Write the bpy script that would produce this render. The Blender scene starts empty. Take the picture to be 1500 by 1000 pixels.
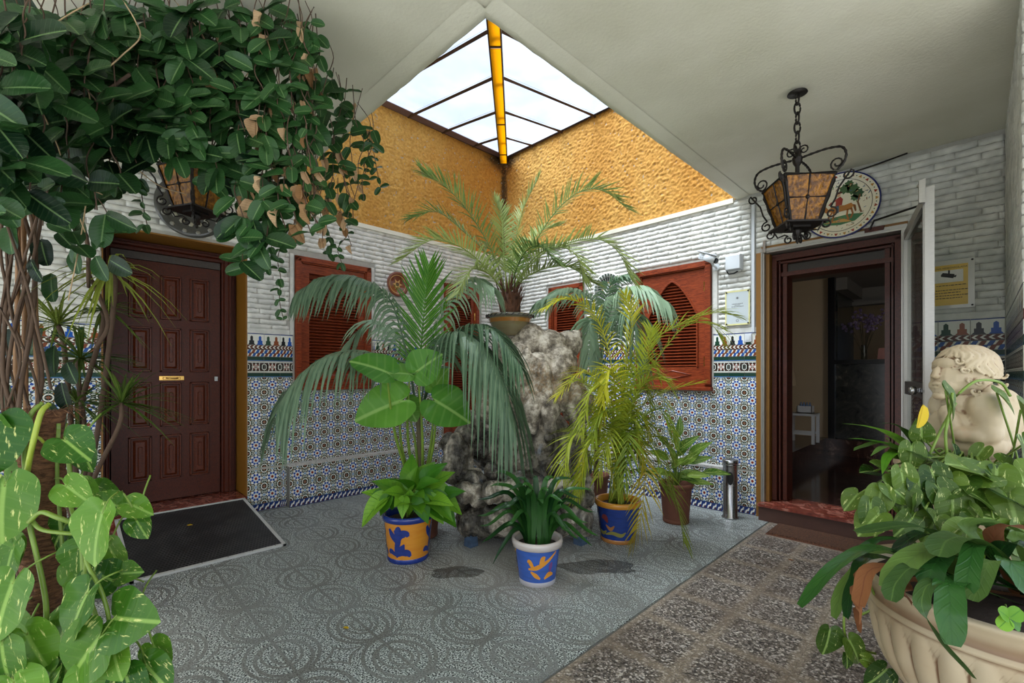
import bpy, bmesh, math, random
from mathutils import Vector, Matrix, noise
V = Vector
random.seed(7)
rnd = random.random
def ru(a, b): return a + (b - a) * rnd()
scn = bpy.context.scene
COL = scn.collection
PI = math.pi

# ---------------------------------------------------------------- camera
ANG = math.atan2(673, 664); CA, SA = math.cos(ANG), math.sin(ANG)
FOC, HZ, EYE = 673.0, 548.0, 1.35
CX, CY = 4.984, -4.744
cam_d = bpy.data.cameras.new('camera'); cam = bpy.data.objects.new('camera', cam_d); COL.objects.link(cam)
cam.location = (CX, CY, EYE); cam.rotation_euler = (PI / 2, 0, ANG)
cam_d.sensor_width = 36; cam_d.lens = 36 * FOC / 1500; cam_d.shift_y = 48 / 1500; cam_d.clip_start = .02
scn.camera = cam
OUT = V((SA, -CA, 0))            # from the corner out into the courtyard
def P(px, py, d):
    """room point at distance d in front of the standpoint (used to survey the photo)"""
    x = (px - 750) / FOC; z = (HZ - py) / FOC
    return V((CX + (x * CA - SA) * d, CY + (x * SA + CA) * d, EYE + z * d))

# ---------------------------------------------------------------- sky, sun, exposure
w = bpy.data.worlds.new('overcast_sky'); scn.world = w; w.use_nodes = True
nt = w.node_tree; nt.nodes.clear()
o = nt.nodes.new('ShaderNodeOutputWorld'); b = nt.nodes.new('ShaderNodeBackground')
tc = nt.nodes.new('ShaderNodeTexCoord'); nz = nt.nodes.new('ShaderNodeTexNoise'); cr = nt.nodes.new('ShaderNodeValToRGB')
nz.inputs['Scale'].default_value = 3.2; nz.inputs['Detail'].default_value = 6; nz.inputs['Roughness'].default_value = .55
cr.color_ramp.elements[0].position = .36; cr.color_ramp.elements[0].color = (.50, .66, .92, 1)
cr.color_ramp.elements[1].position = .62; cr.color_ramp.elements[1].color = (1, .99, .96, 1)
nt.links.new(tc.outputs['Generated'], nz.inputs['Vector']); nt.links.new(nz.outputs[0], cr.inputs[0])
nt.links.new(cr.outputs[0], b.inputs[0]); nt.links.new(b.outputs[0], o.inputs[0])
b.inputs[1].default_value = 1.2
sun_d = bpy.data.lights.new('hazy_sun_offscreen', 'SUN'); sun_d.energy = 17.0; sun_d.angle = math.radians(48); sun_d.color = (1, .95, .86)
sun = bpy.data.objects.new('hazy_sun_offscreen', sun_d); COL.objects.link(sun)
sun.rotation_euler = V((.28, .50, -1.0)).to_track_quat('-Z', 'Y').to_euler()
vs = scn.view_settings
vs.view_transform = 'Standard'; vs.look = 'None'; vs.gamma = 1; vs.use_curve_mapping = False; vs.exposure = .9

# ---------------------------------------------------------------- node helper
class S:
    def __init__(s, g, k): s.g, s.k = g, k
    def op(s, o, *a):
        n = s.g.nt.nodes.new('ShaderNodeMath'); n.operation = o
        for i, x in enumerate((s,) + a):
            if isinstance(x, S): s.g.nt.links.new(x.k, n.inputs[i])
            else: n.inputs[i].default_value = x
        return S(s.g, n.outputs[0])
    def __add__(s, o): return s.op('ADD', o)
    def __sub__(s, o): return s.op('SUBTRACT', o)
    def __mul__(s, o): return s.op('MULTIPLY', o)
    def __truediv__(s, o): return s.op('DIVIDE', o)
    def __pow__(s, o): return s.op('POWER', o)
    def abs(s): return s.op('ABSOLUTE')
    def lt(s, o): return s.op('LESS_THAN', o)
    def gt(s, o): return s.op('GREATER_THAN', o)
    def max(s, o): return s.op('MAXIMUM', o)
    def min(s, o): return s.op('MINIMUM', o)
    def frac(s): return s.op('FRACT')
    def sqrt(s): return s.op('SQRT')
    def sin(s): return s.op('SINE')
    def band(s, c, w): return (s - c).abs().lt(w)
    def step(s, a, b):
        n = s.g.nt.nodes.new('ShaderNodeMapRange'); n.interpolation_type = 'SMOOTHSTEP'
        s.g.nt.links.new(s.k, n.inputs[0]); n.inputs[1].default_value = a; n.inputs[2].default_value = b
        return S(s.g, n.outputs[0])
class G:
    def __init__(s, name):
        s.m = bpy.data.materials.new(name); s.m.use_nodes = True; s.nt = s.m.node_tree; s.nt.nodes.clear()
        s.out = s.nt.nodes.new('ShaderNodeOutputMaterial')
        s.b = s.nt.nodes.new('ShaderNodeBsdfPrincipled'); s.nt.links.new(s.b.outputs[0], s.out.inputs[0])
    def new(s, t): return s.nt.nodes.new(t)
    def put(s, sock, v):
        if isinstance(v, S): s.nt.links.new(v.k, sock)
        elif hasattr(v, 'is_output'): s.nt.links.new(v, sock)
        elif isinstance(v, (tuple, list)) and len(v) == 3 and len(sock.default_value) == 4: sock.default_value = (*v, 1)
        else: sock.default_value = v
    def set(s, **k):
        for a, v in k.items():
            s.put(s.b.inputs[{'col': 'Base Color', 'rough': 'Roughness', 'metal': 'Metallic', 'nrm': 'Normal', 'spec': 'Specular IOR Level',
                              'trans': 'Transmission Weight', 'ior': 'IOR', 'alpha': 'Alpha', 'coat': 'Coat Weight', 'sss': 'Subsurface Weight'}[a]], v)
        return s
    def sep(s, vec):
        n = s.new('ShaderNodeSeparateXYZ'); s.nt.links.new(vec, n.inputs[0]); return [S(s, n.outputs[i]) for i in range(3)]
    def coord(s, k='Object'): return s.new('ShaderNodeTexCoord').outputs[k]
    def pos(s): return s.new('ShaderNodeNewGeometry').outputs['Position']
    def uv(s): return s.sep(s.coord('UV'))
    def rand(s): return S(s, s.new('ShaderNodeObjectInfo').outputs['Random'])
    def noise(s, scale, vec=None, detail=4, rough=.55, dist=0):
        n = s.new('ShaderNodeTexNoise'); s.put(n.inputs['Vector'], vec if vec is not None else s.pos())
        n.inputs['Scale'].default_value = scale; n.inputs['Detail'].default_value = detail
        n.inputs['Roughness'].default_value = rough; n.inputs['Distortion'].default_value = dist
        return S(s, n.outputs[0])
    def voro(s, scale, vec=None, out='Distance', feat='F1'):
        n = s.new('ShaderNodeTexVoronoi'); n.feature = feat; s.put(n.inputs['Vector'], vec if vec is not None else s.pos())
        n.inputs['Scale'].default_value = scale
        return S(s, n.outputs[out])
    def scale(s, vec, k):
        n = s.new('ShaderNodeVectorMath'); n.operation = 'MULTIPLY'; s.put(n.inputs[0], vec); n.inputs[1].default_value = k; return n.outputs[0]
    def mix(s, f, a, b, mode='MIX'):
        n = s.new('ShaderNodeMix'); n.data_type = 'RGBA'; n.blend_type = mode
        s.put(n.inputs[0], f); s.put(n.inputs[6], a); s.put(n.inputs[7], b); return S(s, n.outputs[2])
    def ramp(s, f, stops):
        n = s.new('ShaderNodeValToRGB'); s.put(n.inputs[0], f); e = n.color_ramp.elements
        while len(e) < len(stops): e.new(.5)
        for i, (p, c) in enumerate(stops): e[i].position = p; e[i].color = (*c, 1)
        return S(s, n.outputs[0])
    def bump(s, h, st=.5, dist=.01):
        n = s.new('ShaderNodeBump'); s.put(n.inputs['Height'], h); n.inputs['Strength'].default_value = st; n.inputs['Distance'].default_value = dist
        return S(s, n.outputs[0])
    def attr(s, name='Col'):
        n = s.new('ShaderNodeAttribute'); n.attribute_name = name; return S(s, n.outputs['Color'])
    def add_translucent(s, col, f):
        t = s.new('ShaderNodeBsdfTranslucent'); s.put(t.inputs[0], col); m = s.new('ShaderNodeMixShader')
        m.inputs[0].default_value = f; s.nt.links.new(s.b.outputs[0], m.inputs[1]); s.nt.links.new(t.outputs[0], m.inputs[2])
        s.nt.links.new(m.outputs[0], s.out.inputs[0])
def lin(r, g, b):
    f = lambda c: (c / 255) / 12.92 if c / 255 <= .04045 else ((c / 255 + .055) / 1.055) ** 2.4
    return (f(r), f(g), f(b))
def plain(name, c, rough=.5, metal=0, var=.12, scale=30, bump=0, spec=.5):
    """a paint or metal with faint mottling"""
    g = G(name); n = g.noise(scale, g.coord())
    g.set(col=g.mix(n, tuple(x * (1 - var) for x in c), tuple(min(1, x * (1 + var)) for x in c)), rough=rough, metal=metal, spec=spec)
    if bump: g.set(nrm=g.bump(n, bump, .004))
    return g.m

# ---------------------------------------------------------------- mesh helper
def frame_of(t, ref=None):
    t = t.normalized(); r = ref or V((0, 0, 1))
    if abs(t.dot(r)) > .97: r = V((1, 0, 0)) if abs(t.x) < .9 else V((0, 1, 0))
    x = t.cross(r).normalized(); return x, x.cross(t).normalized()
class MB:
    def __init__(s): s.v, s.f, s.c, s.u, s.m = [], [], [], [], []
    def add(s, vs, fs, col=(1, 1, 1), uvs=None, mi=0):
        k = len(s.v); s.v += [tuple(x) for x in vs]
        for f in fs:
            s.f.append([i + k for i in f]); s.c.append(col); s.m.append(mi)
            s.u.append([uvs[i] for i in f] if uvs else [(0, 0)] * len(f))
        return s
    def box(s, x0, x1, y0, y1, z0, z1, col=(1, 1, 1), mi=0, ins=0):
        i = ins
        vs = [(x0, y0, z0), (x1, y0, z0), (x1, y1, z0), (x0, y1, z0), (x0 + i, y0 + i, z1), (x1 - i, y0 + i, z1), (x1 - i, y1 - i, z1), (x0 + i, y1 - i, z1)]
        return s.add(vs, [(3, 2, 1, 0), (4, 5, 6, 7), (0, 1, 5, 4), (1, 2, 6, 5), (2, 3, 7, 6), (3, 0, 4, 7)], col, None, mi)
    def prism(s, pts, z0, z1, col=(1, 1, 1), mi=0):
        n = len(pts)
        s.add([(x, y, z0) for x, y in pts] + [(x, y, z1) for x, y in pts],
              [tuple(range(n - 1, -1, -1)), tuple(range(n, 2 * n))] + [(i, (i + 1) % n, n + (i + 1) % n, n + i) for i in range(n)], col, None, mi); return s
    def poly(s, pts, z, col=(1, 1, 1), mi=0): return s.add([(x, y, z) for x, y in pts], [tuple(range(len(pts)))], col, None, mi)
    def disc(s, x, y, r, z, col, n=10, a0=0, a1=360):
        pts = [(x + r * math.cos(math.radians(a0 + (a1 - a0) * i / n)), y + r * math.sin(math.radians(a0 + (a1 - a0) * i / n))) for i in range(n + (a1 - a0 < 360))]
        if a1 - a0 < 360: pts = [(x, y)] + pts
        return s.poly(pts, z, col)
    def star(s, x, y, r0, r1, n, z, col, a=0):
        return s.poly([(x + (r0, r1)[i % 2] * math.cos(a + PI * i / n), y + (r0, r1)[i % 2] * math.sin(a + PI * i / n)) for i in range(2 * n)], z, col)
    def ring(s, x, y, r0, r1, z, col, n=32):
        vs = []
        for i in range(n):
            c, q = math.cos(2 * PI * i / n), math.sin(2 * PI * i / n); vs += [(x + r0 * c, y + r0 * q, z), (x + r1 * c, y + r1 * q, z)]
        return s.add(vs, [(2 * i, 2 * i + 1, (2 * i + 3) % (2 * n), (2 * i + 2) % (2 * n)) for i in range(n)], col)
    def line2(s, pts, w, z, col):
        """flat painted stroke of constant width"""
        for (x0, y0), (x1, y1) in zip(pts, pts[1:]):
            dx, dy = x1 - x0, y1 - y0; l = math.hypot(dx, dy) or 1; nx, ny = -dy / l * w / 2, dx / l * w / 2
            ex, ey = dx / l * w / 4, dy / l * w / 4
            s.poly([(x0 - nx - ex, y0 - ny - ey), (x1 - nx + ex, y1 - ny + ey), (x1 + nx + ex, y1 + ny + ey), (x0 + nx - ex, y0 + ny - ey)], z, col)
        return s
    def tube(s, pts, r, n=6, col=(1, 1, 1), closed=False, mi=0, flat=1):
        pts = [V(p) for p in pts]; m = len(pts); rr = r if isinstance(r, (list, tuple)) else [r] * m
        vs, uv = [], []; x = None
        for i, p in enumerate(pts):
            t = pts[(i + 1) % m if closed else min(i + 1, m - 1)] - pts[(i - 1) % m if closed else max(i - 1, 0)]
            if t.length < 1e-9: t = V((0, 0, 1))
            t.normalize()
            if x is None: x, y = frame_of(t)
            else:
                x = x - t * x.dot(t)
                x = x.normalized() if x.length > 1e-6 else frame_of(t)[0]
                y = t.cross(x)
            for k in range(n):
                a = 2 * PI * k / n; vs.append(p + (x * math.cos(a) + y * math.sin(a) * flat) * rr[i]); uv.append((i / max(1, m - 1), k / n))
        fs = [(i * n + k, i * n + (k + 1) % n, ((i + 1) % m) * n + (k + 1) % n, ((i + 1) % m) * n + k) for i in range(m if closed else m - 1) for k in range(n)]
        if not closed: fs += [tuple(range(n - 1, -1, -1)), tuple((m - 1) * n + k for k in range(n))]
        return s.add(vs, fs, col, uv, mi)
    def lathe(s, prof, n=32, c=(0, 0, 0), col=(1, 1, 1), mi=0, flute=None, cap=True):
        vs = []
        for j, (r, z) in enumerate(prof):
            for k in range(n):
                a = 2 * PI * k / n; q = r if not flute else flute(r, z, a)
                vs.append((c[0] + q * math.cos(a), c[1] + q * math.sin(a), c[2] + z))
        fs = [(j * n + k, j * n + (k + 1) % n, (j + 1) * n + (k + 1) % n, (j + 1) * n + k) for j in range(len(prof) - 1) for k in range(n)]
        if cap: fs += [tuple(range(n - 1, -1, -1)), tuple((len(prof) - 1) * n + k for k in range(n))]
        return s.add(vs, fs, col, None, mi)
    def ball(s, c, r, n=10, m=7, col=(1, 1, 1), mi=0, rot=None):
        if not isinstance(r, (tuple, list)): r = (r, r, r)
        c = V(c); vs = []
        for j in range(1, m):
            for k in range(n):
                t = PI * j / m; a = 2 * PI * k / n
                p = V((r[0] * math.sin(t) * math.cos(a), r[1] * math.sin(t) * math.sin(a), r[2] * math.cos(t))); vs.append(c + (rot @ p if rot else p))
        for q in (1, -1):
            p = V((0, 0, q * r[2])); vs.append(c + (rot @ p if rot else p))
        a, e = len(vs) - 2, len(vs) - 1
        fs = [(j * n + k, (j + 1) * n + k, (j + 1) * n + (k + 1) % n, j * n + (k + 1) % n) for j in range(m - 2) for k in range(n)]
        fs += [(a, k, (k + 1) % n) for k in range(n)] + [(e, (m - 2) * n + (k + 1) % n, (m - 2) * n + k) for k in range(n)]
        return s.add(vs, fs, col, None, mi)
    def mesh(s, name, mats, smooth=False):
        me = bpy.data.meshes.new(name); me.from_pydata(s.v, [], s.f)
        for m in (mats if isinstance(mats, (list, tuple)) else [mats]): me.materials.append(m)
        if len(me.materials) > 1: me.polygons.foreach_set('material_index', s.m)
        if smooth: me.polygons.foreach_set('use_smooth', [True] * len(me.polygons))
        ca = me.color_attributes.new('Col', 'FLOAT_COLOR', 'CORNER')
        ca.data.foreach_set('color', [x for f, c in zip(s.f, s.c) for _ in f for x in (*c, 1)])
        ul = me.uv_layers.new(name='UVMap'); ul.data.foreach_set('uv', [x for q in s.u for p in q for x in p])
        me.update(); return me
    def build(s, name, mats, parent=None, smooth=False, loc=None): return inst(name, s.mesh(name, mats, smooth), parent, loc)
def inst(name, me, parent=None, loc=None, mat=None):
    ob = bpy.data.objects.new(name, me); COL.objects.link(ob)
    if parent is not None: ob.parent = parent
    if mat is not None: ob.matrix_local = mat
    elif loc is not None: ob.location = loc
    return ob
def thing(name, label, cat, loc=(0, 0, 0), rz=0, group=None):
    ob = bpy.data.objects.new(name, None); COL.objects.link(ob); ob.location = loc; ob.rotation_euler = (0, 0, rz); ob.empty_display_size = .1
    return tag(ob, label, cat, group)
def tag(ob, label, cat, group=None):
    ob['label'] = label; ob['category'] = cat
    if group: ob['group'] = group
    return ob
def struct(ob, label=None):
    ob['kind'] = 'structure'
    if label: ob['label'] = label
    return ob
def smooth_path(pts, n=8):
    """Catmull-Rom through the points"""
    pts = [V(p) for p in pts]; q = [pts[0] * 2 - pts[1]] + pts + [pts[-1] * 2 - pts[-2]]; r = []
    for i in range(1, len(q) - 2):
        for k in range(n):
            t = k / n; a, b_, c, d = q[i - 1], q[i], q[i + 1], q[i + 2]
            r.append(.5 * ((2 * b_) + (c - a) * t + (2 * a - 5 * b_ + 4 * c - d) * t * t + (3 * b_ - a - 3 * c + d) * t ** 3))
    r.append(pts[-1]); return r
def wallmat(x, y, z, loc=(0, 0, 0)):
    m = Matrix((V(x), V(y), V(z))).transposed().to_4x4(); m.translation = loc; return m
ML = wallmat((0, 1, 0), (0, 0, 1), (1, 0, 0))
MR = wallmat((1, 0, 0), (0, 0, 1), (0, -1, 0))
MS = wallmat((0, -1, 0), (0, 0, 1), (-1, 0, 0), (5.13, 0, 0))

# ================================================================ materials of the place
g = G('white_painted_brick'); n = g.noise(7, None, 6); n2 = g.noise(90, None, 3)
n3 = g.noise(1.3, None, 3)
g.set(col=g.mix(n3.step(.3, .7), g.mix(n.step(.35, .7), lin(202, 202, 196), lin(229, 228, 221)), g.mix(n.step(.35, .7), lin(190, 190, 181), lin(224, 222, 212))), rough=.7, nrm=g.bump(n2 * .5 + n, .35, .006))
M_WHITE = g.m
g = G('ceiling_plaster'); n = g.noise(60, None, 5); n2 = g.noise(1.1, None, 4)
g.set(col=g.mix(n2.step(.3, .75), lin(206, 202, 182), lin(226, 222, 206)), rough=.85, nrm=g.bump(n, .3, .006)); M_CEIL = g.m
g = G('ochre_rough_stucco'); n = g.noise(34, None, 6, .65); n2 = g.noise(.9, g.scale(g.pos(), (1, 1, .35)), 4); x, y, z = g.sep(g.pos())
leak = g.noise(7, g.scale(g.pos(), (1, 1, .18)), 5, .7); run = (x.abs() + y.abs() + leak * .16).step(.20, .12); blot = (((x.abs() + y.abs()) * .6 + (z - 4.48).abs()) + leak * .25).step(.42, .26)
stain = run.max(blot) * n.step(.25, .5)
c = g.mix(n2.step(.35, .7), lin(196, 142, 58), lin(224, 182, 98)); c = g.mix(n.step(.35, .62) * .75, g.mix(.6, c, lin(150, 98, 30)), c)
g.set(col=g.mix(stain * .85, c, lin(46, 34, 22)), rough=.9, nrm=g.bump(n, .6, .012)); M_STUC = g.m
g = G('glazed_tile_ceramic'); r = g.rand(); c = g.attr()
g.set(col=g.mix(r * .12, c, (.12, .13, .12)), rough=.26, nrm=g.bump(g.noise(14), .12, .01), spec=.2); M_TILE = g.m
M_MORT = plain('grimy_white_mortar', lin(166, 164, 155), .9, 0, .25, 18, .3)
M_GROUT = plain('tile_grout', lin(104, 102, 96), .9, 0, .2, 60, .3)
g = G('speckled_ledge_stone'); g.set(col=g.ramp(g.voro(130, None, 'Color').op('MULTIPLY', 1), [(0, lin(150, 148, 144)), (.5, lin(205, 202, 196)), (1, lin(110, 108, 106))]), rough=.5); M_LEDGE = g.m
def woodmat(name, dark, light, rough=.28, sc=(3, 3, 40), coat=.4):
    g = G(name); p = g.scale(g.coord(), sc); n = g.noise(3.5, p, 6, .6, 1.2)
    g.set(spec=.3, col=g.mix(n.step(.3, .7), dark, light), rough=rough, coat=coat, nrm=g.bump(n, .08, .004)); return g.m
M_DOOR = woodmat('dark_varnished_wood', lin(44, 15, 7), lin(92, 38, 17), .4, (40, 40, 3), 0)
M_DOORP = woodmat('dark_varnished_panel', lin(54, 20, 9), lin(108, 48, 22), .38, (40, 40, 3), .05)
M_RED = woodmat('red_varnished_shutter_wood', lin(86, 30, 14), lin(150, 66, 32), .38, (3, 40, 40), .1)
M_OCHRE = plain('ochre_gloss_paint', lin(128, 86, 22), .45, 0, .12, 8)
M_FRAME = woodmat('maroon_door_frame_wood', lin(50, 20, 12), lin(92, 42, 26), .42, (30, 30, 3), .1)
g = G('anodised_aluminium'); g.set(col=g.mix(g.noise(5, g.scale(g.coord(), (60, 60, 1))), lin(150, 147, 140), lin(184, 181, 174)), rough=.35, metal=.7); M_ALU = g.m
M_BRASS = plain('polished_brass', lin(206, 164, 90), .22, 1, .1, 40)
M_STEEL = plain('brushed_steel', lin(176, 176, 176), .26, 1, .12, 20)
M_IRON = plain('wrought_iron', lin(34, 29, 25), .5, .5, .3, 40, .3)
M_BLACK = plain('black_lacquer', lin(16, 15, 16), .3, 0, .3, 10)
M_PVC = plain('white_plastic', lin(206, 210, 212), .4, 0, .05, 10)
M_SOIL = plain('potting_soil', lin(48, 36, 26), .95, 0, .6, 70, .8)
M_TERRA = plain('terracotta', lin(104, 62, 44), .8, 0, .25, 12, .2)
g = G('red_marble'); n = g.noise(9, None, 8, .65, 1.4)
g.set(col=g.ramp(n, [(.3, lin(74, 30, 24)), (.52, lin(126, 60, 46)), (.6, lin(168, 116, 100)), (.68, lin(104, 46, 36))]), rough=.18); M_MARB = g.m
g = G('dark_marble_floor'); n = g.noise(5, None, 8, .65, 1.6)
g.set(col=g.ramp(n, [(.3, lin(30, 20, 17)), (.55, lin(66, 44, 38)), (.62, lin(112, 86, 76)), (.7, lin(48, 32, 28))]), rough=.12); M_DMARB = g.m
# clear glass for door, panes for the skylight
def glassmat(name, tint, frac, rough=.05, ior=1.45):
    g = G(name); t = g.new('ShaderNodeBsdfTransparent'); t.inputs[0].default_value = (*tint, 1); gl = g.new('ShaderNodeBsdfGlossy'); gl.inputs['Roughness'].default_value = rough
    lw = g.new('ShaderNodeLayerWeight'); lw.inputs[0].default_value = .5; fr = ((S(g, lw.outputs['Facing']) ** 5) * .8 + (ior - 1) * .1); m = g.new('ShaderNodeMixShader')
    g.nt.links.new(fr.k, m.inputs[0]); g.nt.links.new(t.outputs[0], m.inputs[1]); g.nt.links.new(gl.outputs[0], m.inputs[2])
    tr = g.new('ShaderNodeBsdfTranslucent'); n = g.noise(2.2, None, 5); g.put(tr.inputs[0], g.mix(n.step(.35, .7), (.62, .66, .72), (.86, .87, .88)))
    m2 = g.new('ShaderNodeMixShader'); m2.inputs[0].default_value = frac
    g.nt.links.new(m.outputs[0], m2.inputs[1]); g.nt.links.new(tr.outputs[0], m2.inputs[2]); g.nt.links.new(m2.outputs[0], g.out.inputs[0]); g.nt.nodes.remove(g.b)
    return g.m
M_GLASS = glassmat('door_glass', (.62, .66, .62), .0)
M_SKYP = glassmat('weathered_skylight_pane', (.54, .58, .64), .08, .2, 1.12)
g = G('amber_rippled_glass'); n = g.noise(45, g.coord(), 3); g.set(col=g.mix(n.step(.35, .7), lin(92, 56, 8), lin(178, 118, 22)), rough=.12, nrm=g.bump(n, .8, .01)); g.add_translucent(lin(196, 136, 30), .22); M_AMBER = g.m
g = G('yellow_translucent_plastic'); n = g.noise(12); g.set(col=g.mix(n, lin(226, 160, 20), lin(250, 206, 60)), rough=.4); g.add_translucent(lin(255, 205, 50), .8); M_YPLAS = g.m

# ---- floor tile materials (patterned cement tile 0.40 m, exposed aggregate tile 0.40 m)
g = G('patterned_cement_tile'); X, Y, Z = g.sep(g.pos())
u = ((X - 3.635) / .4).frac(); v = ((Y + 2.385) / .398).frac()
vv = v.min(v * -1 + 1); uu = (u - .5)
e = lambda a, b, cu=0.0: (((uu - cu) / a) ** 2 + ((vv / b) ** 2)).sqrt()
bands = e(.5, .40).band(1, .055)
for a, b_, cu, w_ in ((.39, .30, .06, .075), (.30, .215, -.03, .07), (.17, .12, .03, .13)): bands = bands.max(e(a, b_, cu).band(1, w_))
bands = bands.max(vv.lt(.022))
au = u.min(u * -1 + 1); bv = (v - .5).abs()
ast = ((au / .26) ** .62 + (bv / .30) ** .62)
bands = bands.max(ast.band(1, .085) ).max((au * 1.0).lt(.014) * bv.gt(.30))
bands = bands.max((((au / .52) ** 2) + ((bv / .62) ** 2)).sqrt().band(1.0, .03) * vv.lt(.42) * e(.5, .40).gt(1.04))
sp = g.noise(125, None, 1, .6); big = g.noise(1.6, None, 5)
spk = g.ramp(sp, [(.40, lin(36, 38, 37)), (.46, lin(88, 94, 92)), (.52, lin(172, 180, 176)), (.66, lin(218, 224, 220))])
plainc = g.mix(big.step(.35, .65), lin(100, 99, 93), lin(128, 131, 128))
dx, dy = X - 2.62, Y + 2.35
lime = ((dx * dx + dy * dy).sqrt() + g.noise(3, None, 5) * .9).step(1.25, .75)
c = g.mix(bands * .8, spk, plainc); c = g.mix(lime * .55, c, lin(168, 162, 152)); c = g.mix(big.step(.55, .75) * .35, c, lin(92, 88, 80))
g.set(col=c, rough=.42, nrm=g.bump(bands * .8 + sp * .25, .8, .006)); M_FT = g.m
g = G('brown_pebble_aggregate_tile'); X, Y, Z = g.sep(g.pos())
n = g.voro(105, None, 'Color'); sep = g.new('ShaderNodeSeparateColor'); g.put(sep.inputs[0], n); r = S(g, sep.outputs[0])
u = ((X - 3.65) / .37).frac(); v = ((Y + 2.015) / .38).frac(); big = g.noise(2.4, None, 4)
ed = u.min(u * -1 + 1).min(v.min(v * -1 + 1)) + (g.noise(16) - .5) * .14
c = g.ramp(r, [(0, lin(54, 48, 44)), (.4, lin(98, 90, 82)), (.75, lin(140, 130, 120)), (1, lin(208, 200, 190))])
c = g.mix(ed.step(.14, .02) * .5, c, lin(168, 152, 130)); c = g.mix(big.step(.4, .7) * .4, c, lin(84, 66, 52))
g.set(col=c, rough=.45, nrm=g.bump(g.voro(105), .6, .005)); M_FB = g.m

# ================================================================ floor
mb = MB(); mb.box(-.6, 9, -9, .0, -.12, -.006); floor = struct(mb.build('floor', M_GROUT), 'courtyard floor of patterned grey green tiles and brown aggregate tiles')
def tile_mesh(w, h, mat, name):
    return MB().box(.0002, w - .0002, .0002, h - .0002, -.02, 0, ins=.0003).mesh(name, mat)
ftm = tile_mesh(.4, .398, M_FT, 'patterned_tile'); fbm = tile_mesh(.37, .38, M_FB, 'aggregate_tile')
rest = MB()
for i in range(-10, 1):
    for j in range(-8, 7):
        x0, y0 = 3.635 + (i - 1) * .4, -2.385 - .398 * j
        if x0 < -.3 or y0 > .1: continue
        inst('patterned_tile', ftm, floor, (x0, y0 - .398, 0))
for i in range(0, 6):
    for j in range(-6, 6):
        x0, y0 = 3.65 + .37 * i, -2.015 - .38 * j
        if y0 > .1: continue
        inst('aggregate_tile', fbm, floor, (x0, y0 - .38, .0))
# the courtyard behind the standpoint
for i in range(-10, 15):
    for j in range(7, 17):
        x0, y0 = 3.635 + (i - 1) * .4, -2.385 - .398 * j
        if x0 < -.3 or (x0 > 3.6 and j < 5): continue
        rest.box(x0 + .0015, x0 + .3985, y0 - .3965, y0 - .0015, -.02, 0)
for i in range(6, 12):
    for j in range(-6, 6):
        x0, y0 = 3.65 + .37 * i, -2.015 - .38 * j
        rest.box(x0 + .0015, x0 + .3685, y0 - .3785, y0 - .0015, -.02, 0)
q = rest.build('floor_tiles_behind', M_FT, floor); q['kind'] = 'stuff'

# ================================================================ walls
def wall(name, mat4, x0, x1, top, holes, thick=.28, mat=None, label=None):
    """slab in wall space (x along, y up, z out) with rectangular openings"""
    mb = MB(); xs = sorted({x0, x1, *[h[k] for h in holes for k in (0, 1)]})
    for a, b_ in zip(xs, xs[1:]):
        hs = sorted([h for h in holes if h[0] <= a + 1e-6 and h[1] >= b_ - 1e-6], key=lambda h: h[2]); y = -.1
        for h in hs: 
            if h[2] > y: mb.box(a, b_, y, h[2], -thick, 0)
            y = h[3]
        mb.box(a, b_, y, top, -thick, 0)
    ob = mb.build(name, mat or M_MORT); ob.matrix_world = mat4; return struct(ob, label)
HL = [(-4.50, -3.44, -.1, 2.57), (-3.0, -2.15, 1.19, 2.59), (-1.10, -.50, .5, 2.57)]
HR = [(.90, 1.48, .5, 2.52), (2.22, 3.08, 1.19, 2.52), (3.56, 4.57, -.1, 2.50)]
WL = wall('wall_left', ML, -9, .0, 4.58, HL, .45, label='left courtyard wall with door, white brick above patterned tile dado')
WR = wall('wall_right', MR, -.45, 5.6, 4.58, HR, .28, label='right courtyard wall with entrance, white brick above patterned tile dado')
WS = wall('wall_side', MS, .0, 1.75, 3.3, [], .25, label='short side wall by the entrance, white brick above tiled dado')

# ---- bricks: irregular painted bricks, 0.05 m courses
def brick_mesh(L, H=.047, seed=0):
    rs = random.Random(seed); n = 8; mb = MB(); vs = []
    for k in range(n + 1):
        x = L * k / n; e = .002 if k in (0, n) else 0
        yb = rs.uniform(-.002, .004); yt = H + rs.uniform(-.005, .0025); d = rs.uniform(.009, .013) - e; d2 = rs.uniform(.008, .012) - e
        vs += [(x, yb, -.002), (x, yb + .0025, d2), (x, yt - .003, d), (x, yt, -.002)]
    fs = [(4 * k + i, 4 * k + 4 + i, 4 * k + 5 + i, 4 * k + 1 + i) for k in range(n) for i in range(3)] + [(0, 1, 2, 3), (4 * n + 3, 4 * n + 2, 4 * n + 1, 4 * n)]
    return mb.add(vs, fs)
BRV = [brick_mesh(.25 - .001, seed=i) for i in range(8)]; BRM = [m.mesh('brick', M_WHITE, True) for m in BRV]
HALF = {}
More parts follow.
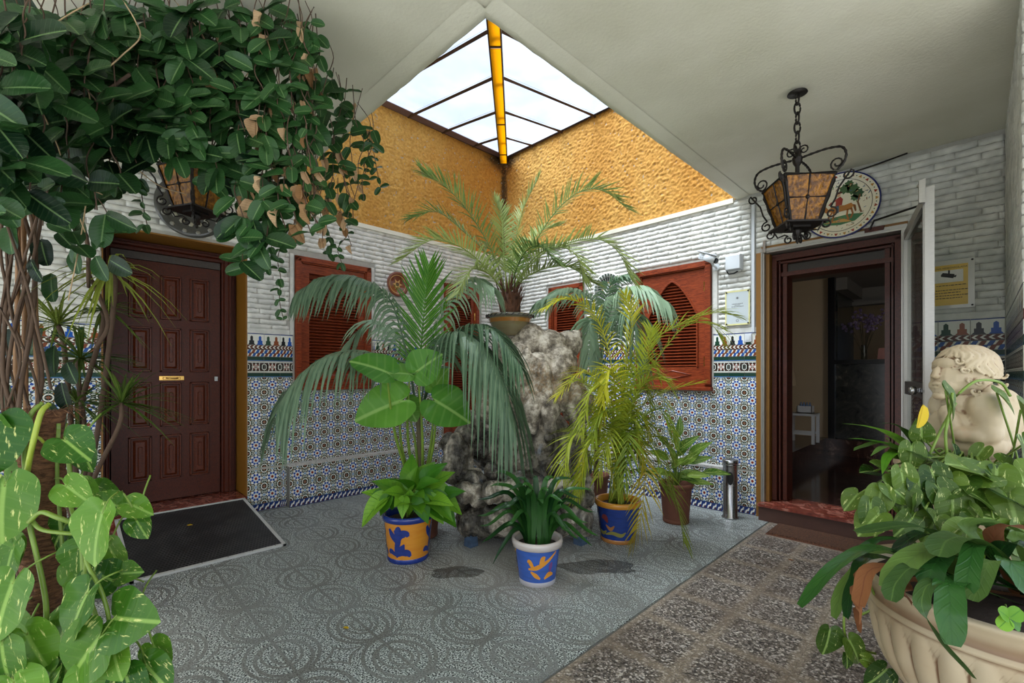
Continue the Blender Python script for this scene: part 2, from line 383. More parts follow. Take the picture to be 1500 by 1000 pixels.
def bricks(W, x0, x1, y0, y1, holes, near, cap=300):
    todo = []; row = 0; y = y0
    while y + .045 < y1:
        x = x0 - (.125 if row % 2 else 0) - .05 * rnd()
        while x < x1:
            spans = [(max(x, x0), min(x + .247, x1))]
            for h in holes:
                if h[2] - .02 < y + .047 and h[3] + .015 > y:
                    new = []
                    for a, b_ in spans:
                        if h[1] <= a or h[0] >= b_: new.append((a, b_)); continue
                        if a < h[0]: new.append((a, h[0]))
                        if b_ > h[1]: new.append((h[1], b_))
                    spans = new
            for a, b_ in spans:
                if b_ - a > .03: todo.append((a, y, b_ - a))
            x += .25
        y += .05; row += 1
    todo.sort(key=lambda t: abs(t[0] - near)); rest = MB()
    for i, (a, y, l) in enumerate(todo):
        k = random.randrange(8)
        if i < cap:
            ob = inst('brick', BRM[k], W, (a, y, 0)); ob.scale = (l / .247, 1, 1)
        else: rest.add([(a + p[0] * l / .247, y + p[1], p[2]) for p in BRV[k].v], BRV[k].f)
    if rest.v: rest.build('bricks_beyond', M_WHITE, W, True)['kind'] = 'stuff'
gl, gr = .055, .05
bricks(WL, -6.2, -.01, 1.80, 3.06, [(-4.50, -3.44, -.1, 2.57), (-3.0 - gl, -2.15 + gl, 1.1, 2.6), (-1.1 - gl, -.5 + gl, .4, 2.58)], -3.0)
bricks(WR, .01, 5.12, 1.80, 3.06, [(.9 - gr, 1.48 + gr, .4, 2.53), (2.22 - gr, 3.08 + .07, 1.1, 2.53), (3.53, 4.6, -.1, 2.53), (3.45, 3.50, 1.7, 3.1)], 5.0)
bricks(WS, .02, 1.74, 1.80, 3.06, [], 1.7)

# ---- dado tiles
W_, BK, BL, GN, BN, RD, LB, OC = lin(226, 226, 216), lin(24, 26, 30), lin(34, 74, 158), lin(30, 66, 46), lin(140, 72, 34), lin(132, 48, 30), lin(124, 164, 204), lin(196, 140, 60)
DG = lin(36, 48, 42); T = .15
def tbase(w, h, col): return MB().box(.0012, w - .0012, .0012, h - .0012, -.004, .006, col, ins=.0008)
def star_tile():
    m = tbase(T, T, lin(176, 180, 170)); z = .0063; c = T / 2
    for (x, y, a) in ((0, 0, 0), (T, 0, 90), (T, T, 180), (0, T, 270)):
        q = .0015; X = x + q * (1 if x == 0 else -1); Y = y + q * (1 if y == 0 else -1)
        m.disc(X, Y, .037, z, DG, 5, a, a + 90); m.disc(X, Y, .030, z + .0002, W_, 5, a, a + 90); m.disc(X, Y, .021, z + .0004, DG, 4, a, a + 90); m.disc(X, Y, .011, z + .0006, BN, 4, a, a + 90)
    for (x, y, a) in ((c, .0015, 0), (T - .0015, c, 90), (c, T - .0015, 180), (.0015, c, 270)):
        m.disc(x, y, .022, z, DG, 6, a, a + 180); m.disc(x, y, .016, z + .0002, W_, 6, a, a + 180); m.disc(x, y, .011, z + .0004, LB, 6, a, a + 180)
    m.star(c, c, .066, .055, 8, z + .0001, lin(30, 42, 44))
    m.star(c, c, .061, .046, 8, z + .0003, W_)
    m.star(c, c, .049, .033, 8, z + .0005, BL, PI / 8)
    m.star(c, c, .033, .022, 8, z + .0007, lin(196, 206, 214))
    m.star(c, c, .0225, .016, 8, z + .0009, W_, PI / 8)
    m.disc(c, c, .013, z + .0011, RD, 8)
    for sx in (-1, 1):
        for sy in (-1, 1):
            x, y = c + sx * .046, c + sy * .046; m.disc(x, y, .0085, z + .0006, DG, 6); m.disc(x, y, .0045, z + .0008, OC, 5)
            for (a, b_) in ((.066, .035), (.035, .066)): m.disc(c + sx * a, c + sy * b_, .006, z + .0006, GN, 5)
    return m
def merlon_tile(c1, c2):
    h = .115; m = tbase(T, h, W_); z = .0063; m.poly([(.0013, h - .0085), (T - .0013, h - .0085), (T - .0013, h - .0015), (.0013, h - .0015)], z, lin(30, 58, 130))
    for x, c in ((.0375, c1), (.1125, c2)):
        m.poly([(x - .033, .0015), (x + .033, .0015), (x + .022, .016), (x + .022, .044), (x + .012, .044), (x + .012, .08), (x, .092), (x - .012, .08), (x - .012, .044), (x - .022, .044), (x - .022, .016)], z, c)
    return m
def arrow_tile():
    h = .045; m = tbase(T, h, lin(92, 46, 28)); z = .0063; m.poly([(.0013, .0013), (T - .0013, .0013), (T - .0013, .006), (.0013, .006)], z + .0004, BK)
    for k in range(4):
        x = k * T / 4 + .004
        m.poly([(x, .024), (x + .018, .040), (x + .032, .040), (x + .014, .024)], z, W_); m.poly([(x, .024), (x + .014, .024), (x + .032, .009), (x + .018, .009)], z, W_)
    return m
def zigzag_tile():
    h = .068; m = tbase(T, h, W_); z = .0063; p = T / 2; x0, x1, y0, y1 = .0014, T - .0014, .0014, h - .0014
    def clip(poly):
        for ax, lim, s in ((0, x0, 1), (0, x1, -1)):
            out = []
            for i in range(len(poly)):
                a, b_ = poly[i - 1], poly[i]; ia, ib = (a[ax] - lim) * s >= 0, (b_[ax] - lim) * s >= 0
                if ia != ib: t = (lim - a[ax]) / (b_[ax] - a[ax]); out.append((a[0] + (b_[0] - a[0]) * t, a[1] + (b_[1] - a[1]) * t))
                if ib: out.append(b_)
            poly = out
        return poly
    for k in range(-2, 3):
        x = k * p
        for dx, c in ((0, lin(122, 62, 36)), (p / 2, lin(40, 82, 150))):
            q = clip([(x + dx + .004, y0), (x + dx + .028, y0), (x + dx + .040, .028), (x + dx + .058, .030), (x + dx + .074, y1), (x + dx + .050, y1), (x + dx + .034, .038), (x + dx + .018, .036)])
            if len(q) > 2: m.poly(q, z, c)
    return m
def band_tile(): 
    m = tbase(T, .045, lin(26, 58, 44)); m.poly([(.0013, .0013), (T - .0013, .0013), (T - .0013, .009), (.0013, .009)], .0063, lin(66, 110, 160)); return m
def lace_tile():
    h = .115; m = tbase(T, h, lin(214, 210, 198)); z = .0063; c = T / 2; d = h / 2
    m.poly([(.002, .008), (T - .002, .008), (T - .002, h - .008), (.002, h - .008)], z, lin(60, 40, 32))
    for x in (c, 0, T):
        for y in (d,):
            lo, hi = max(x - .03, .002), min(x + .03, T - .002)
            m.poly([(lo, y - .026), (hi, y - .026), (hi, y + .026), (lo, y + .026)], z + .0002, lin(24, 30, 28) if x != c else lin(110, 44, 30))
    w = .0062
    for y in (.013, h - .013): m.line2([(.002, y), (T - .002, y)], w, z + .0006, W_)
    for x in (c - .036, c + .036): m.line2([(x, .013), (x + .007 * (1 if x < c else -1), d - .018), (x + .007 * (1 if x < c else -1), d + .018), (x, h - .013)], w, z + .0006, W_)
    m.line2([(.002, d - .03), (.018, d - .018), (.018, d + .018), (.002, d + .03)], w, z + .0006, W_); m.line2([(T - .002, d - .03), (T - .018, d - .018), (T - .018, d + .018), (T - .002, d + .03)], w, z + .0006, W_)
    m.star(c, d, .030, .021, 4, z + .0006, W_); m.star(c, d, .022, .014, 4, z + .0008, RD, PI / 4); m.disc(c, d, .010, z + .001, W_, 8); m.disc(c, d, .006, z + .0012, GN, 6)
    m.line2([(c - .036, d), (c + .036, d)], w * .8, z + .0005, W_); m.line2([(c, .013), (c, h - .013)], w * .8, z + .0005, W_)
    return m
def plinth_tile():
    h = .07; m = tbase(T, h, lin(36, 58, 116)); z = .0063
    for k in range(3):
        x = .004 + k * .049; m.poly([(x, .008), (x + .014, .008), (x + .024, .03), (x + .038, .032), (x + .046, .06), (x + .034, .06), (x + .024, .042), (x + .012, .04)], z, W_)
        m.poly([(x + .02, .008), (x + .034, .008), (x + .041, .024), (x + .027, .024)], z, lin(90, 48, 34))
    return m
TM = {k: f.mesh(k, M_TILE) for k, f in dict(star_tile=star_tile(), merlon_a=merlon_tile(GN, BN), merlon_b=merlon_tile(BK, lin(34, 84, 168)), arrow_tile=arrow_tile(), zigzag_tile=zigzag_tile(),
                                           band_tile=band_tile(), lace_tile=lace_tile(), plinth_tile=plinth_tile()).items()}
FRZ = [('band_tile', 'band_tile', 1.32, .045), ('lace_tile', 'lace_tile', 1.365, .115), ('band_tile', 'band_tile', 1.48, .045), ('zigzag_tile', 'zigzag_tile', 1.525, .068), ('arrow_tile', 'arrow_tile', 1.593, .045), ('merlon_tile', 'merlon', 1.638, .115)]
def dado(W, x0, x1, holes, low=True):
    n = max(1, round((x1 - x0) / T)); s = (x1 - x0) / n / T
    def free(a, b_, y0, y1):
        for h in holes:
            if h[2] < y1 - .02 and h[3] > y0 + .02:
                if h[0] <= a + .03 and h[1] >= b_ - .03: return None
                if h[0] < b_ - .005 and h[1] > a + .005:
                    if h[0] > a: b_ = h[0]
                    else: a = h[1]
        return (a, b_)
    for i in range(n):
        a = x0 + i * T * s
        rows = [('star_tile', 'star_tile', .43 + j * .1483, .1483 / T) for j in range(6)]
        if low: rows += [('star_tile', 'star_tile', .07 + j * .17, .17 / T) for j in range(2)] + [('plinth_tile', 'plinth_tile', 0, 1)]
        for nm, key, y, sy in rows + [(n_, k_, y_, 1) for n_, k_, y_, h_ in FRZ]:
            f = free(a, a + T * s, y, y + (.1483 if nm == 'star_tile' else .05))
            if not f or f[1] - f[0] < .02: continue
            if key == 'merlon': key = 'merlon_a' if i % 2 else 'merlon_b'
            ob = inst(nm, TM[key], W, (f[0], y, 0)); ob.scale = ((f[1] - f[0]) / T, sy if nm == 'star_tile' else 1, 1)
fl, fr = .02, .02
dado(WL, -3.44, -.01, [(-3.0 - fl, -2.15 + fl, 1.17, 2.6), (-1.1 - fl, -.5 + fl, .44, 2.6), (-3.08, 0, -1, .43)])
dado(WL, -6.0, -4.50, [])
dado(WR, .01, 3.54, [(.9 - fr, 1.48 + fr, .44, 2.6), (2.22 - fr, 3.08 + fr, 1.17, 2.6), (0, 3.27, -1, .43)])
dado(WR, 4.60, 5.12, [])
dado(WS, .01, 1.74, [])
def whiteband(W, a, b_):
    MB().box(a, b_, 1.753, 1.803, 0, .008, ins=.001).build('plaster_band', M_WHITE, W)
for W, a, b_ in ((WL, -3.44, -3.05), (WL, -2.1, -1.15), (WL, -.45, -.01), (WL, -6, -4.5), (WR, .01, .85), (WR, 1.53, 2.17), (WR, 3.12, 3.53), (WR, 4.6, 5.12), (WS, .01, 1.74)): whiteband(W, a, b_)
for W, x0, x1, y0, y1, w in ((WL, -3.0, -2.15, 1.15, 2.60, .045), (WR, 2.22, 3.08, 1.75, 2.53, .055)):   # smooth plaster margins beside the shutters
    MB().box(x0 - w, x0 - .012, 1.76, y1, 0, .006).box(x1 + .012, x1 + w, 1.76, y1, 0, .006).build('plaster_margin', M_WHITE, W)
# ---- tiled bench ledge along the foot of both walls (c = depth out of the wall)
def ledge(W, a, b_, c0, c1, end):
    L = MB().box(a, b_, .0, .412, c0, c1 - .008).build('ledge_core', M_GROUT, W)
    MB().box(a - .004, b_ + .004, .412, .437, c0, c1 + .006).build('ledge_top', M_LEDGE, W)
    n = round((b_ - a) / T); s = (b_ - a) / n / T
    for i in range(n):
        for nm, y, sy in (('plinth_tile', 0, 1), ('star_tile', .07, .171 / T), ('star_tile', .241, .171 / T)):
            ob = inst(nm, TM[nm], W, (a + i * T * s, y, c1 - .006)); ob.scale = (s, sy, 1)
ledge(WL, -3.08, -.11, 0, .10, 0); ledge(WR, .11, 3.27, 0, .10, 1)

# ---- ochre stucco of the light well
def stucco(W, x0, x1, y0, y1, z=.0, nm='stucco_panel'):
    nx, ny = int((x1 - x0) / .0115), int((y1 - y0) / .0115); vs = []
    for j in range(ny + 1):
        for i in range(nx + 1):
            x = x0 + (x1 - x0) * i / nx; y = y0 + (y1 - y0) * j / ny
            q = V((x * 34, y * 40, 3.3 if W is WL else 9.1)); d = noise.noise(q) * .014 + noise.noise(q * 2.1) * .010
            vs.append((x, y, z + .004 + d))
    return MB().add(vs, [(j * (nx + 1) + i, j * (nx + 1) + i + 1, (j + 1) * (nx + 1) + i + 1, (j + 1) * (nx + 1) + i) for j in range(ny) for i in range(nx)]).build(nm, M_STUC, W, True)
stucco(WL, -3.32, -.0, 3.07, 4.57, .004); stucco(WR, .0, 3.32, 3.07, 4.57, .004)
MB().box(-3.3, 0, 3.03, 3.085, 0, .03, ins=.004).build('ledge_strip', M_CEIL, WL); MB().box(0, 3.3, 3.03, 3.085, 0, .03, ins=.004).build('ledge_strip', M_CEIL, WR)

# ================================================================ ceiling with the square light well
OPX, OPY = 3.34, -3.30
mb = MB(); Z0, Z1 = 3.08, 3.32
mb.box(OPX, 5.6, -7.6, 0, Z0, Z1); mb.box(0, OPX, -7.6, OPY, Z0, Z1)
ceil = struct(mb.build('ceiling', M_CEIL), 'pale plaster ceiling with a square light well cut into it')
# rough plaster lip around the opening
def lip(p0, p1, inx, iny, nm):
    n = 70; vs = []
    for i in range(n + 1):
        t = i / n; p = V(p0).lerp(V(p1), t); d = .035 + noise.noise(V((t * 30, inx * 7, 2))) * .008; e = noise.noise(V((t * 60, 5, iny))) * .004
        for (a, z) in ((-.10, Z0 - .004), (-.02, Z0 - .016 + e), (d * .6, Z0 - .014 + e), (d, Z0 + .02), (d - .01, Z0 + .12), (-.02, Z0 + .14)):
            vs.append((p.x + inx * a, p.y + iny * a, z))
    fs = [(i * 6 + k, i * 6 + 6 + k, i * 6 + 7 + k, i * 6 + 1 + k) for i in range(n) for k in range(5)]
    MB().add(vs, fs).build(nm, M_CEIL, ceil, True)
lip((OPX, 0, 0), (OPX, OPY - .02, 0), -1, 0, 'plaster_lip'); lip((0, OPY, 0), (OPX + .02, OPY, 0), 0, 1, 'plaster_lip')
# near sides of the well
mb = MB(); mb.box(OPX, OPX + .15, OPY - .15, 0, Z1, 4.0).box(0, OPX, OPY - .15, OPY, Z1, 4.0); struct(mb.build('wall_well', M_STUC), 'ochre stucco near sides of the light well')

# ================================================================ skylight: two glazed slopes falling to a valley gutter
SK = bpy.data.objects.new('window_5', None); COL.objects.link(SK); struct(SK, 'glazed skylight of two slopes meeting at a yellow valley gutter'); SK.location = (0, 0, 4.55)
M_BAR = plain('brown_steel_bar', lin(70, 52, 44), .5, .3, .3, 20); M_FLASH = plain('mauve_flashing', lin(112, 92, 96), .6, 0, .2, 9)
SL = .15; EXT = 3.55
ts = [0.0, .61, 1.13, 1.65, 2.17, 2.69, 3.21, EXT]
for side in (0, 1):
    tr = (lambda x, y, z: (x, -y, z)) if side else (lambda x, y, z: (y, -x, z))       # x along wall, y away from wall
    for a, b_ in zip(ts, ts[1:]):
        vs = [tr(a, 0, .03), tr(b_, 0, .03), tr(b_, b_, .03 - SL * b_), tr(a, max(a, .001), .03 - SL * a)]
        vs += [(p[0], p[1], p[2] + .006) for p in vs]
        MB().add(vs, [(0, 1, 2, 3), (7, 6, 5, 4), (0, 4, 5, 1), (1, 5, 6, 2), (2, 6, 7, 3), (3, 7, 4, 0)]).build('pane', M_SKYP, SK)
    for t in ts[1:-1]:
        MB().tube([tr(t, .0, .0), tr(t, t, -SL * t)], .02, 4).build('rafter', M_BAR, SK)
    MB().tube([tr(0, .03, .0), tr(EXT, .03, .0)], .025, 4).build('wall_purlin', M_BAR, SK)
    if side == 0: MB().box(.02, .14, -EXT, -.14, -.012, -.004).build('flashing_strip', M_FLASH, SK)
d = V((1, -1, 0)).normalized(); sd = V((1, 1, 0)).normalized()
def gut(t0, t1, w0, w1, zb, zt):
    vs = []
    for t in (t0, t1):
        for w, z in ((-w1, zb), (w1, zb), (w1, zt), (-w1, zt)): p = d * t * 1.4142 + sd * w; vs.append((p.x, p.y, z - SL * t))
    return MB().add(vs, [(0, 1, 2, 3), (7, 6, 5, 4), (0, 4, 5, 1), (1, 5, 6, 2), (2, 6, 7, 3), (3, 7, 4, 0)])
for a, b_ in ((.06, .30), (.31, .98), (.995, 2.05), (2.08, 2.6), (2.62, 3.5)): gut(a, b_, 0, .048, -.075, -.070).build('gutter_panel', M_YPLAS, SK)
for w in (-.052, .052):
    vs = []
    for t in (.03, 3.5):
        for e, z in ((-.006, -.085), (.006, -.085), (.006, .02), (-.006, .02)): p = d * t * 1.4142 + sd * (w + e); vs.append((p.x, p.y, z - SL * t))
    MB().add(vs, [(0, 1, 2, 3), (7, 6, 5, 4), (0, 4, 5, 1), (1, 5, 6, 2), (2, 6, 7, 3), (3, 7, 4, 0)]).build('gutter_side', M_BAR, SK)
for t in (.3, .985, 2.065, 2.61): gut(t, t + .016, 0, .05, -.082, -.06).build('gutter_strap', M_BAR, SK)

# ================================================================ door_1: panelled wooden door in an ochre reveal (wall space of wall_left)
def onwall(name, mat4, label=None):
    ob = bpy.data.objects.new(name, None); COL.objects.link(ob); ob.matrix_world = mat4; return struct(ob, label)
D1 = onwall('door_1', ML, 'dark varnished wooden door with twelve raised panels in an ochre reveal')
MB().box(-3.452, -3.44, .17, 2.57, -.44, .002).box(-4.50, -4.488, .17, 2.57, -.44, .002).box(-4.50, -3.44, 2.556, 2.57, -.44, .002).build('ochre_reveal', M_OCHRE, D1)
MB().box(-4.5, -3.44, -.05, .165, -.45, .004).build('threshold', M_MARB, D1)
MB().box(-4.5, -3.44, 0, 2.57, -.47, -.43).build('light_stop_backing', M_DOOR, D1)  # added backing, stops daylight leaking in round the door leaf
mb = MB()
for x0, x1 in ((-4.488, -4.425), (-3.585, -3.452)):
    w = x1 - x0
    mb.box(x0, x1, .165, 2.556, -.40, -.34, ins=.004); mb.box(x0 + w * .12, x1 - w * .12, .165, 2.556, -.34, -.315, ins=.01); mb.box(x0 + w * .4, x1 - w * .36, .165, 2.556, -.32, -.295, ins=.008)
mb.box(-4.488, -3.452, 2.46, 2.556, -.40, -.33, ins=.006).box(-4.488, -3.452, 2.49, 2.53, -.33, -.30, ins=.01)
mb.build('door_frame', M_DOOR, D1)
MB().box(-4.42, -3.59, 2.395, 2.46, -.39, -.36).build('transom_glass', plain('frosted_transom', lin(66, 58, 52), .4, 0, .5, 50, .5), D1)
leaf = MB().box(-4.42, -3.59, .175, 2.39, -.40, -.352, ins=.003).build('door_leaf', M_DOOR, D1)
L0, LW = -4.42, .83
for f0, f1 in ((.14, .345), (.415, .615), (.69, .885)):
    for y0 in (1.86, 1.37, .86, .37):
        x0, x1, y1 = L0 + f0 * LW, L0 + f1 * LW, y0 + .415
        q = MB()
        for a, b_, z0, z1 in ((0, .022, -.354, -.336),):
            q.box(x0, x1, y0, y0 + .022, z0, z1, ins=.006).box(x0, x1, y1 - .022, y1, z0, z1, ins=.006).box(x0, x0 + .022, y0, y1, z0, z1, ins=.006).box(x1 - .022, x1, y0, y1, z0, z1, ins=.006)
        q.box(x0 + .03, x1 - .03, y0 + .03, y1 - .03, -.356, -.338, ins=.022)
        cx, h = (x0 + x1) / 2, .10; ym = (y0 + y1) / 2; rr = .014
        ov = [(cx + rr * math.cos(t), ym + h + rr * math.sin(t), -.337) for t in [PI * k / 6 for k in range(7)]] + [(cx - rr * math.cos(t), ym - h - rr * math.sin(t), -.337) for t in [PI * k / 6 for k in range(7)]]
        q.tube(ov, .004, 5, closed=True)
        q.build('door_panel', M_DOORP, leaf)
q = MB().box(L0 + .405 * LW, L0 + .64 * LW, 1.292, 1.335, -.352, -.344, ins=.003).box(L0 + .44 * LW, L0 + .605 * LW, 1.302, 1.324, -.344, -.336, ins=.004)
q.build('letter_plate', M_BRASS, leaf)
MB().tube([(L0 + .47 * LW, 1.314, -.335), (L0 + .5 * LW, 1.311, -.322), (L0 + .55 * LW, 1.311, -.322), (L0 + .58 * LW, 1.314, -.335)], .005, 6).build('pull_handle', M_BRASS, leaf, True)
MB().box(L0 + .935 * LW, L0 + .975 * LW, 1.28, 1.33, -.352, -.343, ins=.003).build('lock_plate', M_STEEL, leaf)

# ================================================================ shuttered windows
def window(name, mat4, x0, x1, y0, y1, mat, arch, label, bottom=0.0):
    w = onwall(name, mat4, label); fw = .065
    q = MB()
    for a, b_, c, e in ((x0, x1, y1 - fw, y1), (x0, x1, y0, y0 + fw), (x0, x0 + fw, y0, y1), (x1 - fw, x1, y0, y1)):
        q.box(a, b_, c, e, -.06, .03, ins=.006)
    i = fw - .02
    for a, b_, c, e in ((x0 + i, x1 - i, y1 - i - .035, y1 - i), (x0 + i, x1 - i, y0 + i, y0 + i + .035), (x0 + i, x0 + i + .035, y0, y1), (x1 - i - .035, x1 - i, y0, y1)):
        q.box(max(a, x0 + i), b_, max(c, y0 + i), min(e, y1 - i), -.06, .014, ins=.008)
    q.build('window_frame', mat, w)
    MB().box(x0 - .012, x1 + .012, y0 - .012, y0 + .03, .0, .052, ins=.008).build('window_sill', mat, w)
    a0, a1, b0, b1 = x0 + fw + .012, x1 - fw - .012, y0 + fw + .012, y1 - fw - .012
    st = .075 if a1 - a0 > .5 else .05; lo = b0 + (.16 if arch else .1); l0, l1 = a0 + st, a1 - st; hw = (l1 - l0) / 2; cx = (l0 + l1) / 2
    top = b1 - .09; spring = top - hw * 1.35 if arch else top
    def yt(x):
        if not arch: return top
        t = min(1, abs(x - cx) / hw); return spring + (top - spring) * (1 - t ** 1.55)
    q = MB(); zf, zb = -.004, -.03
    q.box(a0, l0, b0, b1, zb, zf).box(l1, a1, b0, b1, zb, zf).box(l0, l1, b0, lo, zb, zf)
    n = 20
    for k in range(n):
        xa, xb = l0 + (l1 - l0) * k / n, l0 + (l1 - l0) * (k + 1) / n; ya, yb = yt(xa), yt(xb)
        q.add([(xa, ya, zf), (xb, yb, zf), (xb, b1, zf), (xa, b1, zf), (xa, ya, zb), (xb, yb, zb)], [(0, 1, 2, 3), (0, 4, 5, 1)])
    sh = q.build('shutter', mat, w)
    if arch:
        path = [(l0, lo, zf + .004)] + [(l0 + (l1 - l0) * k / 24, yt(l0 + (l1 - l0) * k / 24), zf + .004) for k in range(25)] + [(l1, lo, zf + .004)]
        MB().tube(path, .012, 6).build('arch_moulding', mat, sh)
        m = MB(); yc = (b0 + lo) / 2; dx, dy = hw * .75, .042
        pts = [(cx - dx, yc), (cx, yc - dy), (cx + dx, yc), (cx, yc + dy)]
        m.prism(pts, zf, zf + .003).tube([(x, y, zf + .004) for x, y in pts], .006, 4, closed=True); m.build('lozenge_panel', mat, sh)
    else:
        m = MB().box(l0 + .01, l1 - .01, b0 + .02, lo - .02, zf, zf + .006, ins=.01); m.build('lower_panel', mat, sh)
    slat = MB().add([(0, .010, -.045), (1, .010, -.045), (1, -.012, -.006), (0, -.012, -.006), (0, .015, -.042), (1, .015, -.042), (1, -.006, -.002), (0, -.006, -.002)],
                    [(0, 1, 2, 3), (7, 6, 5, 4), (0, 4, 5, 1), (2, 6, 7, 3), (0, 3, 7, 4), (1, 5, 6, 2)]).mesh('slat', mat)
    y = lo + .02
    while y < top - .02:
        h = hw if y < spring or not arch else hw * max(0, (1 - (y - spring) / (top - spring))) ** (1 / 1.55)
        if h > .02:
            s = inst('slat', slat, sh, (cx - h, y, 0)); s.scale = (2 * h, 1, 1)
        y += .033
    for yy in (y0 + .22 * (y1 - y0), y0 + .8 * (y1 - y0)): MB().tube([(a1 + .003, yy - .05, .012), (a1 + .003, yy + .05, .012)], .006, 6).build('hinge', M_BRASS, sh)
    MB().box(x0 + .01, x1 - .01, y0 + .01, y1 - .01, -.2, -.07).build('light_stop_backing', mat, w)  # added board behind the slats, keeps outside light out
window('window_1', ML, -3.0, -2.15, 1.19, 2.59, M_RED, False, 'louvred wooden shutter window beside the panelled door')
window('window_2', ML, -1.10, -.50, .5, 2.57, M_RED, False, 'tall louvred shutter window near the corner on the left wall')
window('window_3', MR, .90, 1.48, .5, 2.52, M_RED, False, 'tall red louvred shutter window near the corner on the right wall')
window('window_4', MR, 2.22, 3.08, 1.19, 2.52, M_RED, True, 'red shutter window with a pointed arch of louvres')

# ================================================================ door_2: entrance frame, step
D2 = onwall('door_2', MR, 'maroon wooden entrance frame with aluminium outer trim')
q = MB().box(3.545, 3.582, .0, 2.53, -.02, .035, ins=.004).box(4.558, 4.602, .16, 2.53, -.02, .03, ins=.004).box(3.545, 4.602, 2.478, 2.53, -.02, .038, ins=.004).box(3.553, 3.56, .0, 2.53, .03, .046).box(3.545, 4.602, 2.50, 2.508, .03, .05)
q.build('aluminium_trim', M_ALU, D2)
MB().box(3.582, 3.612, .0, 2.478, -.12, -.002).box(3.50, 3.546, .0, 2.5, -.02, .012).box(3.546, 4.6, 2.53, 2.552, -.02, .012).build('ochre_lining', M_OCHRE, D2)
q = MB()
for a, s in ((3.612, 1), (4.558, -1)):
    for k, (o0, o1, z0, z1) in enumerate(((0, .05, -.28, -.06), (.05, .075, -.28, -.09), (.075, .12, -.28, -.12))):
        q.box(min(a + s * o0, a + s * o1), max(a + s * o0, a + s * o1), .16, 2.46, z0, z1, ins=.006)
q.box(3.612, 4.558, 2.41, 2.478, -.28, -.06, ins=.006).box(3.66, 4.51, 2.385, 2.41, -.28, -.09, ins=.004).box(3.66, 4.51, 2.265, 2.315, -.28, -.11, ins=.006)
q.build('door_frame', M_FRAME, D2)
MB().box(3.70, 4.47, 2.315, 2.385, -.2, -.15).build('transom_panel', plain('dark_transom', lin(48, 40, 30), .5, 0, .4, 60), D2)
MB().box(3.57, 3.60, 2.48, 2.60, .03, .06, ins=.004).build('closer_bracket', M_STEEL, D2)
MB().box(4.33, 4.46, 2.50, 2.545, .03, .06, ins=.006).build('closer_plate', M_FRAME, D2)
MB().tube([(4.37, 2.52, .07), (4.40, 2.58, .09), (4.68, 2.60, .20)], .008, 6).build('closer_arm', M_IRON, D2)
ST = struct(MB().box(3.555, 4.72, 0, .125, -.30, .12).build('trim_3', plain('brown_step_riser', lin(74, 46, 36), .6, 0, .25, 9, .2)), 'red marble entrance step below the maroon doorway')
ST.matrix_world = MR
MB().box(3.545, 4.73, .125, .16, -.34, .14, ins=.006).build('marble_tread', M_MARB, ST)

# ---- glass door standing open
hx, hy = 4.60, -.085; ex, ey = 4.785, -1.09
dv = V((ex - hx, ey - hy, 0)); Lg = dv.length; dv.normalize()
D3 = bpy.data.objects.new('door_3', None); COL.objects.link(D3); struct(D3, 'open aluminium framed glass door')
D3.matrix_world = wallmat(dv, (0, 0, 1), V(dv).cross(V((0, 0, 1))), (hx, hy, 0))
def stile(a, b_, c, e): return MB().box(a, b_, c, e, -.022, .022, ins=.003).box(a + (b_ - a) * .35, a + (b_ - a) * .65, c, e, .02, .027) if b_ - a < e - c else MB().box(a, b_, c, e, -.022, .022, ins=.003)
for a, b_, c, e in ((0, .062, .03, 2.44), (Lg - .062, Lg, .03, 2.46), (.062, Lg - .062, 2.37, 2.44), (.062, Lg - .062, .03, .11), ): stile(a, b_, c, e).build('door_stile', M_ALU, D3)
M_GREYP = plain('grey_lock_rail', lin(96, 94, 92), .4, .4, .1, 10)
rail = MB().box(.062, Lg - .062, 1.20, 1.30, -.02, .02, ins=.003).build('lock_rail', M_GREYP, D3)
for c, e in ((.11, 1.20), (1.30, 2.37)): MB().box(.055, Lg - .055, c, e, -.003, .003).build('glass_pane', M_GLASS, D3)
for s in (-1, 1):
    MB().tube([(Lg - .10, 1.25, s * .02), (Lg - .10, 1.25, s * .045), (Lg - .10, 1.25, s * .05), (Lg - .10, 1.25, s * .075), (Lg - .10, 1.25, s * .085)], [.022, .012, .024, .027, .012], 12).build('door_knob', M_STEEL, rail, True)
MB().tube([(Lg - .03, 1.25, .02), (Lg - .03, 1.25, .04)], .016, 10).build('lock_cylinder', M_STEEL, rail)
q = MB().box(Lg - .01, Lg + .03, 2.36, 2.50, .022, .05, ins=.004).tube([(Lg + .01, 2.49, .036), (Lg - .10, 2.50, .036)], .012, 6); q.build('top_pivot', M_ALU, D3)

# ================================================================ reception room seen through the entrance
M_BEIGE = plain('beige_wall_paint', lin(178, 158, 128), .8, 0, .06, 4); M_RCEIL = plain('reception_ceiling', lin(120, 114, 106), .8, 0, .1, 4)
g = G('dark_green_marble_panel'); n = g.noise(7, None, 8, .65, 1.2); g.set(col=g.ramp(n, [(.35, lin(22, 24, 24)), (.6, lin(60, 60, 54)), (.68, lin(104, 100, 88)), (.75, lin(40, 40, 38))]), rough=.2); M_CNT = g.m
rf = struct(MB().box(2.4, 6.6, .28, 6.6, .0, .16).build('floor_reception', M_DMARB), 'dark polished marble floor of the reception')
struct(MB().box(2.4, 3.40, .29, 3.5, .16, .40).box(3.40, 6.6, 3.38, 6.6, .16, .40).build('trim_1', M_DMARB), 'raised dark marble platform of the reception')
struct(MB().box(2.4, 3.42, 3.5, 3.62, .16, 2.8).build('wall_reception', M_BEIGE), 'beige partition wall inside the reception')
